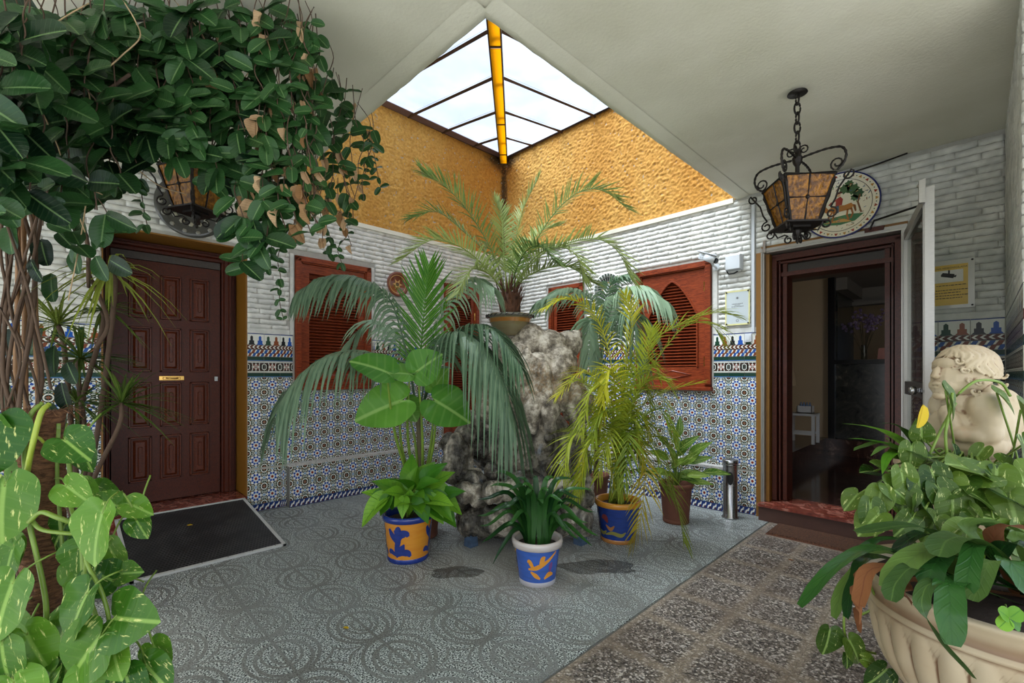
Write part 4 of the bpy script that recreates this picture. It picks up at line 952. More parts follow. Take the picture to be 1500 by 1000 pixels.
def pot(name, label, px, py_base, d, rt, rb, h, body, rimc, foot, lip=.02, lh=.04, mat=None):
    loc = P(px, py_base, d); loc.z = 0; t = thing(name, label, 'plant pot', loc)
    pr = ringprof(rt, rb, h, lip, lh); mt = mat or M_GLP
    q = MB(); q.lathe(pr[:4], 40, col=body, cap=False); q.f.insert(0, list(range(39, -1, -1))); q.c.insert(0, foot); q.u.insert(0, [(0, 0)] * 40); q.m.insert(0, 0); q.build('pot_body', mt, t, True)
    MB().lathe(pr[3:10], 40, col=rimc, cap=False).build('pot_rim', mt, t, True)
    MB().lathe([(rb + .0025, -.0005 + .001), (rb + .006, .006), (rb + .006, .028), (rb + .004, .034)], 40, col=foot, cap=False).build('pot_foot', mt, t, True)
    MB().lathe([(rt - .029, 0), (rt * .5, .012), (.002, .016)], 24, c=(0, 0, h - .05), cap=False).build('soil', M_SOIL, t, True)
    return t, surf(rt, rb, h, lip, lh), facing(loc)
# ---- orange pot with blue leaves
yp, f, A = pot('painted_pot', 'orange glazed pot painted with blue leaves and blue rim', 598, 820, 3.40, .185, .145, .335, YB, BLU, BLU)
q = MB()
for base in (-38, 62, 160, 250):
    A0 = A + base
    stroke(q, f, [(A0 + 8, .05), (A0 + 6, .10), (A0 + 12, .18), (A0 + 4, .25)], [.012, .03, .045, .012], BLU)
    stroke(q, f, [(A0 + 8, .06), (A0 + 22, .085), (A0 + 36, .085), (A0 + 44, .06)], [.012, .04, .05, .02], BLU)
    stroke(q, f, [(A0 + 8, .07), (A0 + 20, .11), (A0 + 28, .15)], [.012, .05, .01], BLU)
    stroke(q, f, [(A0 + 10, .16), (A0 + 18, .215), (A0 + 32, .225), (A0 + 38, .205)], [.03, .055, .05, .02], BLU)
    stroke(q, f, [(A0 + 10, .16), (A0 - 4, .21), (A0 - 12, .255)], [.03, .045, .02], BLU); stroke(q, f, [(A0 + 8, .06), (A0 - 10, .09), (A0 - 18, .075)], [.012, .04, .02], BLU); stroke(q, f, [(A0 + 9, .17), (A0 + 14, .25), (A0 + 20, .262)], [.03, .05, .02], BLU)
q.build('painted_leaves', M_GLP, yp.children[0], True)
# ---- blue and white pot
wpot, f, A = pot('painted_pot', 'small white rimmed pot with orange flower on blue ground', 787, 852, 3.02, .165, .118, .285, lin(52, 92, 176), lin(196, 190, 186), lin(176, 178, 186), .025, .045)
q = MB()
for dA in (18, 150, 260):
    A0 = A + dA; O_ = lin(214, 146, 46)
    stroke(q, f, [(A0 + 34, .225), (A0 + 10, .175), (A0 - 18, .135), (A0 - 42, .12)], [.01, .022, .03, .012], O_)
    stroke(q, f, [(A0 - 10, .14), (A0 - 4, .19), (A0 + 2, .205)], [.02, .035, .01], O_); stroke(q, f, [(A0 - 28, .125), (A0 - 38, .17), (A0 - 44, .165)], [.02, .03, .008], O_)
    stroke(q, f, [(A0 - 36, .105), (A0 - 22, .08), (A0 - 10, .06)], [.012, .03, .01], O_); stroke(q, f, [(A0 + 2, .06), (A0 + 16, .085), (A0 + 30, .08)], [.012, .035, .012], O_)
    stroke(q, f, [(A0 + 18, .10), (A0 + 20, .14), (A0 + 24, .16)], [.01, .035, .01], lin(110, 70, 130))
q.build('painted_flower', M_GLP, wpot.children[0], True)
# ---- dark blue pot with ochre rim
bpot, f, A = pot('painted_pot', 'dark blue pot with ochre rim and painted leaves under the areca palm', 905, 795, 3.77, .185, .135, .33, lin(28, 56, 130), lin(206, 142, 46), lin(168, 116, 60))
q = MB()
for dA in (-10, 100, 200, 290):
    A0 = A + dA; stroke(q, f, [(A0 - 40, .2), (A0 - 28, .21), (A0 - 20, .17)], [.012, .05, .012], lin(120, 56, 56)); stroke(q, f, [(A0 - 30, .07), (A0 - 6, .09), (A0 + 20, .075), (A0 + 34, .10)], [.01, .028, .03, .01], lin(132, 130, 62)); stroke(q, f, [(A0 - 26, .15), (A0 - 12, .12), (A0, .15)], [.01, .03, .01], lin(160, 110, 60))
q.build('painted_leaves', M_GLP, bpot.children[0], True)
tpot, _, _ = pot('clay_pot', 'brown clay pot in front of the tiled ledge', 990, 760, 4.22, .15, .11, .36, lin(104, 62, 44), lin(104, 62, 44), lin(96, 56, 40), mat=M_TERRA)
kpot, _, _ = pot('clay_pot', 'clay pot holding the tall kentia palm behind the orange pot', 617, 780, 3.86, .17, .13, .30, lin(104, 62, 44), lin(104, 62, 44), lin(96, 56, 40), mat=M_TERRA)
kpot2, _, _ = pot('clay_pot', 'clay pot hidden behind the rock fountain by the tall red shutter', 872, 740, 4.95, .15, .12, .28, lin(104, 62, 44), lin(104, 62, 44), lin(96, 56, 40), mat=M_TERRA)

# ================================================================ plants in the pots
def soil_at(t, h): return V(t.location) + V((0, 0, h))
def clump(name, label, root, cat='plant'): return thing(name, label, cat, root)
# peace lily in the orange pot
root = soil_at(yp, .29); pl_ = clump('peace_lily', 'bright green leafy plant in the orange painted pot', root)
LK = LeafKind('lance', M_SPATH, 6, W=.58, droop=.34, fold=.18, wave=.015)
tips = [(545, 745, .6), (520, 768, .7), (560, 700, .2), (575, 745, .4), (590, 748, .9), (602, 690, .1), (600, 765, .5), (625, 770, .9), (640, 745, .6), (655, 690, .0), (668, 715, .2), (680, 745, .3), (672, 770, .5), (650, 768, .7), (630, 700, .6), (612, 715, .9), (545, 715, .2), (585, 690, .5), (640, 680, .1), (552, 760, .6), (575, 715, .8), (615, 735, 1.0), (648, 725, .9), (590, 725, .95), (530, 757, .35), (665, 755, .75), (625, 680, -.2), (600, 672, -.2)]
st = MB()
for px, py, k in tips:
    tip = P(px, py, 3.40 - .22 * k); v_ = tip - root; L = ru(.20, .30); dirn = (V((v_.x, v_.y, v_.z * .4)).normalized() * .8 + OUT * .25 * k + UPV * (-.15 + .3 * (v_.z > .15)) + jit(.12)).normalized()
    b0 = tip - dirn * L * .85
    if v_.z < .16:      # hangs over the rim
        b0 = root + V((v_.x, v_.y, 0)).normalized() * .12 + V((0, 0, ru(.19, .24))); dirn = (tip - b0 + V((0, 0, .03))); L = max(.16, dirn.length); dirn.normalize()
    st.tube(smooth_path([root + jit(.03) * .7 + V((0, 0, -.02)), root.lerp(b0, .6) + V((0, 0, .05)), b0], 3), .0045, 5); LK.put(pl_, b0, dirn, UPV + OUT * .7 + jit(.3), L)
shift(st, root).build('leaf_stalks', M_STEM, pl_, True)
# clivia in the blue and white pot
root = soil_at(wpot, .245); cl = clump('bush_lily', 'dark glossy strap leaved plant in the small blue and white pot', root)
spec = [(705, 795, .1), (703, 770, .1), (700, 732, .15), (718, 712, .1), (725, 693, .0), (755, 702, -.1), (783, 700, -.1), (803, 720, .3), (838, 702, -.1), (868, 718, .1), (872, 750, .2), (877, 785, .1), (868, 800, .15), (722, 826, .25), (860, 765, .3), (812, 700, -.2), (745, 718, .4), (765, 712, .2), (825, 735, .4), (735, 745, .4), (700, 755, -.1), (850, 730, .3), (848, 790, .3), (715, 750, .3), (795, 738, .5), (770, 725, .5), (835, 778, .45), (740, 770, .5)]
for px, py, k in spec:
    tip = P(px, py, 3.02 - .3 * k); v_ = tip - root; hgt = max(.10, v_.z * .6 + .12 + ru(0, .04)); mid = root + V((v_.x * .5, v_.y * .5, hgt)); s_ = root + V((v_.x, v_.y, 0)).normalized() * ru(.03, .075) + V((0, 0, -.02))
    shift(strap(MB(), smooth_path([s_, root + V((v_.x * .27, v_.y * .27, hgt * .62)), mid, root + V((v_.x * .82, v_.y * .82, max(v_.z, hgt * .55) * .5 + v_.z * .5 + .01)), tip], 4), ru(.038, .050), UPV + OUT * .5, lambda q_: min(1, (q_ + .25) * 2) * max(.05, 1 - q_ ** 3.2), .22), root).build('leaf', M_CLIV, cl, True)
# broad leaved plant in the clay pot
root = soil_at(tpot, .32); ap = clump('broad_leaf_plant', 'broad leaved green plant in the brown clay pot by the ledge', root)
LK2 = LeafKind('lance', M_ASPI, 5, W=.34, droop=.25, fold=.2, wave=.01); st = MB()
for px, py, L in ((998, 613, .20), (1018, 640, .24), (1034, 648, .26), (1040, 668, .24), (1068, 690, .26), (1030, 690, .26), (1015, 700, .24), (970, 640, .22), (958, 660, .22), (985, 655, .22), (1000, 670, .22), (1024, 662, .24), (950, 690, .2), (1040, 705, .22), (975, 690, .22), (1008, 645, .22), (990, 632, .2), (1036, 694, .2)):
    tip = P(px, py, 4.15 - ru(0, .15)); v_ = tip - root; dn = (V((v_.x, v_.y, v_.z * .5)).normalized() + UPV * (.7 if py < 640 else -.15) + jit(.15)).normalized(); b0 = tip - dn * L * .9
    st.tube(smooth_path([root + jit(.02), root.lerp(b0, .6) + V((0, 0, .06)), b0], 3), .005, 5); LK2.put(ap, b0, dn, OUT + UPV * .8 + jit(.25), L)
shift(st, root).build('leaf_stalks', M_STEM, ap, True)
# elephant ear in the kentia's pot
root = soil_at(kpot, .27) + OUT * .08; el = clump('elephant_ear', 'elephant ear plant with big heart leaves beside the kentia trunk', root)
LK3 = LeafKind('heart', M_ALOC, 4, W=.86, droop=.16, fold=.10, wave=.03); st = MB()
for px, py, ang, sz, d, nk in ((585, 588, 160, .35, 3.40, .5), (566, 545, 205, .26, 3.24, 1.4), (640, 588, 28, .30, 3.45, .8), (612, 543, -35, .22, 3.36, .2), (636, 570, -60, .20, 3.6, 1.2), (596, 590, 60, .17, 3.65, .3), (600, 548, 190, .19, 3.42, 1.2)):
    p = P(px, py, d); a = math.radians(ang); dn = RIGHT * math.cos(a) - UPV * math.sin(a) + OUT * .25; LK3.put(el, p, dn, OUT * 1.2 + UPV * nk, sz)
    st.tube(smooth_path([root + jit(.02), root.lerp(p, .55) + RIGHT * (-.05 if ang > 90 else .03), p], 5), [.016 - .010 * i / 10 for i in range(11)], 7)
shift(st, root).build('leaf_stalks', M_STEM, el, True)

# ================================================================ kentia palm (left of the fountain)
root = soil_at(kpot, .26); kt = clump('kentia_palm', 'tall kentia palm with drooping grey green fronds left of the fountain', root, 'palm')
q = MB(); top = P(612, 590, 3.85); q.tube(smooth_path([root, root.lerp(top, .5) + RIGHT * .01, top], 8), [.035 - .013 * i / 16 for i in range(17)], 10); shift(q, root).build('trunk', plain('ringed_palm_stem', lin(94, 84, 54), .6, 0, .4, 20, .3), kt, True)
KF = [  # (path in px, py, distance), leaflets, length, droop, lift, material, reference, a0, a1
    ([(613, 600, 3.85), (615, 540, 3.85), (621, 460, 3.82), (628, 392, 3.75)], 30, .42, .05, .15, M_KENTB, OUT, 55, 18, .22, .028),
    ([(610, 600, 3.85), (596, 520, 3.75), (572, 440, 3.6), (530, 408, 3.45), (480, 404, 3.35), (440, 424, 3.25)], 34, .34, .95, .0, M_KENT, None, 60, 40, .25, .034),
    ([(608, 600, 3.85), (580, 545, 3.7), (540, 515, 3.5), (480, 520, 3.3), (430, 560, 3.15), (408, 600, 3.05)], 36, .44, 1.0, .0, M_KENT, None, 65, 30, .22, .030),
    ([(618, 600, 3.85), (635, 525, 3.7), (662, 487, 3.5), (700, 500, 3.35), (735, 555, 3.2), (752, 615, 3.15)], 46, .52, 1.0, .0, M_KENT, None, 62, 24, .22, .034),
    ([(616, 600, 3.88), (628, 520, 3.9), (655, 445, 3.85), (690, 408, 3.75), (722, 420, 3.6)], 30, .34, .85, .05, M_KENT, None, 65, 30, .25, .028),
    ([(616, 600, 3.88), (640, 530, 3.85), (680, 480, 3.62), (722, 482, 3.4), (762, 535, 3.2)], 34, .40, .8, .05, M_KENT, None, 62, 24, .25, .026),
    ([(611, 600, 3.85), (600, 540, 3.95), (580, 490, 4.05), (545, 470, 4.1), (510, 500, 4.1)], 28, .34, .7, .05, M_KENT, None, 62, 30, .25, .026),
    ([(617, 600, 3.85), (640, 540, 4.0), (668, 500, 4.1), (690, 480, 4.15)], 24, .30, .4, .1, M_KENT, None, 60, 24, .25, .026)]
for path, n, L, dr, li, mt, ref, a0, a1, t0, w_ in KF: shift(frond(PP(path), n, L, w_, a0, a1, dr, li, ref, t0, .009), root).build('frond', mt, kt)
# second kentia behind the fountain on the right
root = soil_at(kpot2, .24); k2 = clump('kentia_palm', 'kentia palm behind the fountain in front of the red shutters', root, 'palm')
q = MB(); top = P(878, 590, 4.75); q.tube(smooth_path([root, root.lerp(top, .5), top], 6), [.03 - .01 * i / 12 for i in range(13)], 8); shift(q, root).build('trunk', plain('ringed_palm_stem', lin(94, 84, 54), .6, 0, .4, 20, .3), k2, True)
for path, n, L, dr, mt, w_ in (
    ([(878, 590, 4.75), (885, 500, 4.65), (900, 440, 4.5), (935, 418, 4.3), (975, 440, 4.15)], 32, .42, .8, M_KENT, .034), ([(878, 590, 4.75), (880, 500, 4.6), (868, 440, 4.5), (830, 422, 4.35), (790, 440, 4.2)], 32, .36, .7, M_KENT, .03),
    ([(878, 590, 4.75), (888, 520, 4.6), (905, 470, 4.4), (925, 460, 4.2), (945, 520, 4.1)], 30, .44, .9, M_KENT, .036), ([(878, 590, 4.75), (876, 520, 4.7), (870, 478, 4.62), (864, 474, 4.55), (862, 535, 4.5)], 30, .36, .9, M_KENT, .03),
    ([(878, 590, 4.75), (884, 480, 4.75), (892, 420, 4.65), (920, 400, 4.5)], 22, .3, .6, M_KENT, .03)):
    shift(frond(PP(path), n, L, w_, 62, 26, dr, .03, None, .3, .008), root).build('frond', mt, k2)

# ================================================================ areca palm in the dark blue pot
root = soil_at(bpot, .29); ar = clump('areca_palm', 'feathery yellow green areca palm in the dark blue pot', root, 'palm')
stems = MB()
AF = [([(905, 600, 3.7), (893, 520, 3.65), (872, 462, 3.6), (835, 437, 3.5), (795, 452, 3.4)], M_ARECY, .22, .55, 34), ([(912, 600, 3.7), (935, 520, 3.6), (985, 480, 3.45), (1040, 458, 3.3), (1075, 462, 3.25)], M_AREC, .24, .35, 36),
      ([(915, 610, 3.7), (950, 545, 3.55), (1000, 480, 3.45), (1040, 475, 3.35), (1058, 500, 3.3)], M_AREC, .22, .6, 30), ([(903, 620, 3.7), (880, 560, 3.6), (850, 545, 3.5), (815, 580, 3.4)], M_ARECY, .20, .5, 26),
      ([(908, 600, 3.7), (918, 530, 3.7), (925, 470, 3.7), (915, 430, 3.65)], M_ARECY, .2, .3, 28), ([(910, 620, 3.7), (935, 560, 3.6), (950, 510, 3.5), (955, 480, 3.45)], M_AREC, .2, .3, 26),
      ([(900, 690, 3.7), (870, 640, 3.45), (836, 640, 3.34), (824, 700, 3.28)], M_AREC, .24, .6, 28), ([(903, 690, 3.7), (925, 640, 3.5), (945, 680, 3.4), (938, 760, 3.35), (925, 795, 3.35)], M_ARECO, .20, .5, 30),
      ([(910, 690, 3.7), (945, 650, 3.55), (975, 690, 3.45), (995, 750, 3.4), (1003, 795, 3.4)], M_AREC, .22, .5, 32), ([(905, 680, 3.7), (890, 620, 3.5), (862, 600, 3.4), (835, 640, 3.35)], M_AREC, .22, .6, 26),
      ([(908, 680, 3.7), (935, 620, 3.5), (965, 600, 3.4), (990, 640, 3.3)], M_AREC, .22, .6, 26), ([(905, 680, 3.7), (900, 630, 3.45), (890, 640, 3.3), (875, 700, 3.25)], M_AREC, .2, .6, 24),
      ([(910, 640, 3.72), (945, 590, 3.7), (985, 570, 3.65), (1030, 560, 3.6)], M_ARECY, .18, .2, 22), ([(906, 650, 3.7), (886, 590, 3.55), (858, 560, 3.42), (836, 558, 3.35)], M_AREC, .2, .3, 24),
      ([(908, 690, 3.72), (930, 650, 3.75), (965, 640, 3.75), (990, 680, 3.75)], M_AREC, .22, .6, 24), ([(902, 700, 3.7), (882, 668, 3.5), (856, 675, 3.36), (842, 728, 3.28)], M_AREC, .2, .6, 24),
      ([(907, 650, 3.68), (912, 590, 3.6), (905, 550, 3.5), (880, 545, 3.4)], M_AREC, .2, .5, 24), ([(909, 660, 3.68), (922, 600, 3.6), (945, 560, 3.5), (975, 555, 3.4)], M_AREC, .2, .5, 24),
      ([(904, 680, 3.66), (915, 640, 3.45), (920, 640, 3.35), (915, 710, 3.28)], M_AREC, .2, .6, 24), ([(906, 690, 3.66), (950, 690, 3.5), (985, 730, 3.42)], M_AREC, .2, .5, 22)]
for k in range(16):
    a0 = random.choice((835, 850, 865, 880, 935, 950, 965, 985)) + ru(-10, 10); y0 = ru(520, 660); y1 = y0 + ru(20, 90); d0 = ru(3.45, 3.8) if a0 > 906 else ru(3.3, 3.46); AF.append(([(906 + (a0 - 906) * .08, y0 + 60, 3.7), (906 + (a0 - 906) * .35, y0 - 5, d0), (906 + (a0 - 906) * .75, y0, d0 - .06), (a0, y1, d0 - .1)], random.choice((M_AREC, M_AREC, M_ARECY)), .19, .55, 22))
for path, mt, L, dr, n in AF:
    pts = PP(path); s0 = root + V((ru(-.07, .07), ru(-.07, .07), -.01)); stems.tube(smooth_path([s0, s0.lerp(pts[0], .55) + jit(.02), pts[0]], 4), .007, 5)
    shift(frond(pts, int(n * 1.05), L * 1.1, .0145, 56, 28, dr * .5, .16, None, .08, .005), root).build('frond', mt, ar)
shift(stems, root).build('stems', M_YSTEM, ar, True)

# ================================================================ rock fountain
def fused(name, balls, voxel, mat, parent=None, disp=(), smooth=2, extra=None, loc=(0, 0, 0)):
    """many lumps fused into one skin by voxel remeshing, then roughened"""
    q = MB()
    for b_ in balls:
        c, r = b_[0], b_[1]; q.ball(c, r, 14, 9, rot=b_[2] if len(b_) > 2 else None)
    if extra: extra(q)
    me = q.mesh('tmp', mat); ob = bpy.data.objects.new('tmp', me); COL.objects.link(ob)
    m = ob.modifiers.new('r', 'REMESH'); m.mode = 'VOXEL'; m.voxel_size = voxel; m.use_smooth_shade = True
    if smooth: s = ob.modifiers.new('s', 'SMOOTH'); s.iterations = smooth; s.factor = .5
    bpy.context.view_layer.update(); out = bpy.data.meshes.new_from_object(ob.evaluated_get(bpy.context.evaluated_depsgraph_get())); bpy.data.objects.remove(ob)
    if disp:
        pairs = [(V(v.co), V(v.normal)) for v in out.vertices]
        for v, (p, n_) in zip(out.vertices, pairs):
            d_ = 0
            for sc, am, kind in disp:
                if kind == 't': d_ += am * noise.turbulence(p * sc, 3, False)
                elif kind == 'c': d_ -= am * max(0, .25 - noise.voronoi(p * sc)[0][0]) * 4
                else: d_ += am * noise.noise(p * sc)
            v.co = p + n_ * d_
    o_ = V(loc)
    for v in out.vertices: v.co = V(v.co) - o_
    out.name = name; out.polygons.foreach_set('use_smooth', [True] * len(out.polygons)); out.update()
    if not out.materials: out.materials.append(mat)
    return inst(name, out, parent)
g = G('tufa_rock'); x, y, z = g.sep(g.pos()); n = g.noise(11, None, 8, .7); n2 = g.noise(45, None, 4); n3 = g.noise(2.5, None, 3)
c = g.ramp(n, [(.3, lin(56, 50, 42)), (.45, lin(132, 122, 106)), (.56, lin(200, 190, 172)), (.72, lin(232, 226, 212))])
runs = g.noise(6, g.scale(g.pos(), (1, 1, .2)), 4); wet = (z + runs * .5).step(1.34, 1.10) * runs.step(.40, .54); c = g.mix(wet * .9, c, g.mix(n.step(.35, .65), lin(20, 19, 16), lin(76, 72, 62)))
c = g.mix(((z + n3 * .5).step(1.32, 1.45) * (z + n3 * .5).step(1.75, 1.6)) * n2.step(.4, .6) * .5, c, lin(150, 112, 62))
c = g.mix(n3.step(.6, .72) * .35, c, lin(66, 78, 40))
g.set(col=c, rough=wet * -.4 + .66, nrm=g.bump(n + n2 * .6, 1.0, .02)); M_ROCK = g.m
base = P(765, 800, 3.95); base.z = 0
FT = thing('rock_fountain', 'grey tufa rock grotto fountain in the middle of the courtyard', 'fountain', base)
RB = [(775, 500, 4.0, .16), (805, 512, 4.0, .17), (758, 522, 3.85, .12), (788, 538, 3.76, .13), (822, 530, 3.86, .14), (832, 505, 4.1, .13), (745, 510, 4.05, .15), (768, 565, 3.74, .12), (800, 578, 3.72, .11), (776, 592, 3.68, .085), (780, 612, 3.66, .062), (781, 626, 3.66, .045),
      (808, 602, 3.66, .075), (806, 626, 3.64, .055), (804, 642, 3.64, .042), (836, 572, 3.8, .13), (846, 602, 3.8, .12), (856, 588, 3.85, .08), (838, 642, 3.76, .11), (846, 676, 3.76, .12), (850, 710, 3.72, .11), (728, 562, 3.95, .15), (716, 596, 4.0, .14), (742, 606, 3.95, .10), (752, 580, 3.8, .10),
      (770, 560, 4.15, .28), (790, 640, 4.36, .30), (720, 650, 4.36, .26), (760, 720, 4.3, .30), (835, 720, 4.05, .22), (690, 720, 4.05, .18), (770, 790, 4.0, .24), (690, 620, 4.15, .12),
      (672, 662, 3.76, .13), (682, 638, 3.8, .09), (664, 690, 3.72, .11), (692, 704, 3.7, .11), (658, 648, 3.86, .09), (740, 668, 4.12, .10), (702, 660, 4.1, .10), (772, 680, 4.12, .10), (720, 690, 4.0, .08), (812, 690, 4.0, .07)]
RB += [(680 + 22 * k, 722 + 5 * math.sin(k * 1.7), 3.58 - .10 * math.sin(PI * k / 8) + .03 * math.sin(k * 2.3), .095 + .015 * math.sin(k * 3.1)) for k in range(9)]
RB += [(690 + 26 * k, 762, 3.66 - .08 * math.sin(PI * k / 6), .125) for k in range(7)] + [(700 + 30 * k, 778, 3.72 - .08 * math.sin(PI * k / 5), .09) for k in range(6)]
RB = [(P(a, b_, d_), r) for a, b_, d_, r in RB]
for c_, r in list(RB):
    for _ in range(2):
        u_ = jit(1).normalized(); RB.append((c_ + u_ * r * .8, r * ru(.28, .42)))
RB = [(V((c_.x, c_.y, max(c_.z, .05 + r))), r) for c_, r in RB]
RB += [(P(a, b_, d_), (w_, w_, h_)) for a, b_, d_, w_, h_ in ((772, 545, 3.70, .075, .20), (797, 565, 3.66, .07, .22), (822, 560, 3.70, .075, .24), (757, 560, 3.76, .07, .18), (842, 590, 3.74, .075, .22), (805, 600, 3.62, .062, .17), (779, 596, 3.63, .062, .15), (740, 545, 3.85, .08, .2), (845, 650, 3.72, .09, .26), (668, 670, 3.7, .10, .2))]
fused('rock_body', RB, .0125, M_ROCK, FT, ((5, .02, 'n'), (18, .010, 't'), (45, .006, 'n'), (10, .012, 'c')), 0, loc=base)
g = G('dark_water'); g.set(col=lin(10, 14, 16), rough=.04, nrm=g.bump(g.noise(18, None, 3), .4, .01)); M_WATER = g.m
wc = P(755, 715, 3.75); MB().lathe([(.001, 0), (.17, 0), (.30, 0)], 24, (wc.x - base.x, wc.y - base.y, wc.z - .03), cap=False).build('pool_water', M_WATER, FT)
g = G('falling_water'); n = g.noise(30, g.scale(g.pos(), (1, 1, .12)), 4); g.set(col=lin(150, 170, 190), rough=.1, trans=.6, alpha=n.step(.42, .7) * .5); M_FALL = g.m
for px, py0, py1, d_, w_ in ((690, 640, 664, 3.86, .11), (698, 700, 722, 3.62, .10), (790, 650, 712, 3.72, .07), (752, 690, 715, 3.72, .14)):
    a, e = P(px, py0, d_), P(px, py1, d_ - .03); strap(MB(), [a - base, a.lerp(e, .3) - base + OUT * .03, a.lerp(e, .65) - base + OUT * .035, e - base + OUT * .03], w_, OUT, lambda q: 1.0, .1).build('water_curtain', M_FALL, FT, True)
for px, d_ in ((690, 3.62), (850, 3.66)):
    p = P(px, 795, d_); MB().box(p.x - base.x - .04, p.x - base.x + .04, p.y - base.y - .04, p.y - base.y + .04, 0, .12, ins=.006).build('blue_foot', plain('worn_blue_tile', lin(66, 86, 110), .6, 0, .6, 40, .4), FT)
# wet floor around the fountain
g = G('shallow_water'); g.set(col=lin(50, 42, 34), rough=.08, alpha=.38); M_PUD = g.m
for lab, px, py, rx, ry, d_ in (('wet dark puddle on the tiles right of the small blue pot', 878, 830, .26, .13, 0), ('small wet patch on the tiles left of the small blue pot', 668, 838, .17, .10, 0)):
    dd = 673 * EYE / (py - HZ); c_ = P(px, py, dd); q = [V((c_.x, c_.y, .0012)) + RIGHT * rx * math.cos(a) * (1 + .12 * math.sin(3 * a + px) + .08 * math.sin(7 * a)) + V((-SA, CA, 0)) * ry * math.sin(a) * (1 + .15 * math.sin(2 * a + 1) + .1 * math.sin(5 * a)) for a in [2 * PI * k / 40 for k in range(40)]]
    o_ = tag(MB().add([p - V((c_.x, c_.y, 0)) for p in q] + [p - V((c_.x, c_.y, .001)) for p in q], [tuple(range(40))] + [(k, (k + 1) % 40, 40 + (k + 1) % 40, 40 + k) for k in range(40)]).build('water_puddle', M_PUD), lab, 'puddle'); o_.location = (c_.x, c_.y, 0)

# ================================================================ date palm in a bowl on the rock
bp = P(747, 490, 4.02); bp.z = 1.68
pb = thing('ceramic_bowl_pot', 'wide ceramic bowl with ochre band on top of the rock fountain', 'plant pot', bp)
MB().lathe([(.10, 0), (.12, .01), (.165, .10), (.18, .16), (.185, .165)], 32, col=lin(120, 112, 84), cap=False).build('pot_body', M_GLP, pb, True); MB().lathe([(.176, .118), (.186, .15)], 32, col=lin(150, 104, 50), cap=False).build('ochre_band', M_GLP, pb, True)
MB().lathe([(.185, .160), (.205, .168), (.208, .182), (.195, .19), (.175, .186), (.165, .16)], 32, col=lin(96, 96, 84), cap=False).build('pot_rim', M_GLP, pb, True); MB().lathe([(.17, .165), (.08, .18), (.002, .185)], 20, cap=False).build('soil', M_SOIL, pb, True)
q = MB()
for k in range(26): a = 2 * PI * k / 26; q.tube([(.209 * math.cos(a), .209 * math.sin(a), .166), (.209 * math.cos(a + .12), .209 * math.sin(a + .12), .184)], .005, 4, (.02, .02, .025))
q.build('rope_pattern', M_IRON, pb)
root = bp + V((0, 0, .18)); ph = thing('date_palm', 'young date palm with arching spiny fronds on top of the rock fountain', 'palm', root)
crown = P(742, 428, 4.02); q = MB(); q.lathe([(.055, -.02), (.085, .03), (.095, .12), (.08, .20), (.05, (crown - root).z)], 16, flute=lambda r, z_, a: r * (1 + .12 * math.sin(9 * a + 40 * z_))).build('trunk', M_TRNK, ph, True)
q = MB()
for k in range(44):
    a = k * 2.4; z0 = .04 + .20 * k / 44; d_ = V((math.cos(a), math.sin(a), 0)); strap(q, [d_ * .075 + V((0, 0, z0)), d_ * .11 + V((0, 0, z0 + .06)), d_ * ru(.12, .16) + V((0, 0, z0 + ru(.13, .19)))], .03, d_, lambda t: 1 - .85 * t, .3)
q.build('leaf_bases', M_TRNK, ph)
PHF = [([(742, 430, 4.0), (722, 370, 3.95), (690, 315, 3.85), (655, 275, 3.75), (618, 252, 3.65)], .26), ([(740, 430, 4.0), (705, 385, 3.85), (668, 358, 3.7), (630, 352, 3.6), (588, 380, 3.5)], .26), ([(743, 430, 4.0), (752, 370, 4.05), (765, 310, 4.1), (790, 258, 4.1)], .20),
       ([(744, 430, 4.0), (775, 370, 3.95), (812, 312, 3.85), (850, 280, 3.75), (885, 280, 3.65), (918, 305, 3.6)], .26), ([(745, 430, 4.0), (790, 375, 3.9), (835, 355, 3.8), (875, 350, 3.65), (905, 368, 3.55), (925, 410, 3.5)], .26), ([(744, 432, 4.0), (785, 375, 3.8), (820, 362, 3.65), (845, 375, 3.5), (855, 410, 3.45)], .22),
       ([(741, 430, 4.0), (715, 375, 4.1), (680, 340, 4.2), (640, 310, 4.25), (600, 320, 4.3)], .24), ([(743, 430, 4.0), (738, 370, 4.05), (735, 320, 4.1), (725, 290, 4.15)], .2), ([(744, 430, 4.0), (765, 375, 3.8), (790, 360, 3.6), (815, 385, 3.45)], .22), ([(744, 430, 4.0), (780, 400, 3.85), (830, 390, 3.7), (870, 415, 3.6)], .24),
       ([(741, 430, 4.0), (715, 400, 3.8), (690, 395, 3.6), (670, 430, 3.45)], .22), ([(743, 428, 4.02), (760, 380, 4.2), (790, 340, 4.4), (820, 330, 4.5)], .2)]
for path, L in PHF: shift(frond(PP(path), 50, L, .0145, 62, 22, .12, .25, None, .16, .008, prof=lambda t: .45 + .55 * math.sin(PI * min(1, t * .8 + .15)), jt=.2), root).build('frond', M_PHOE, ph)

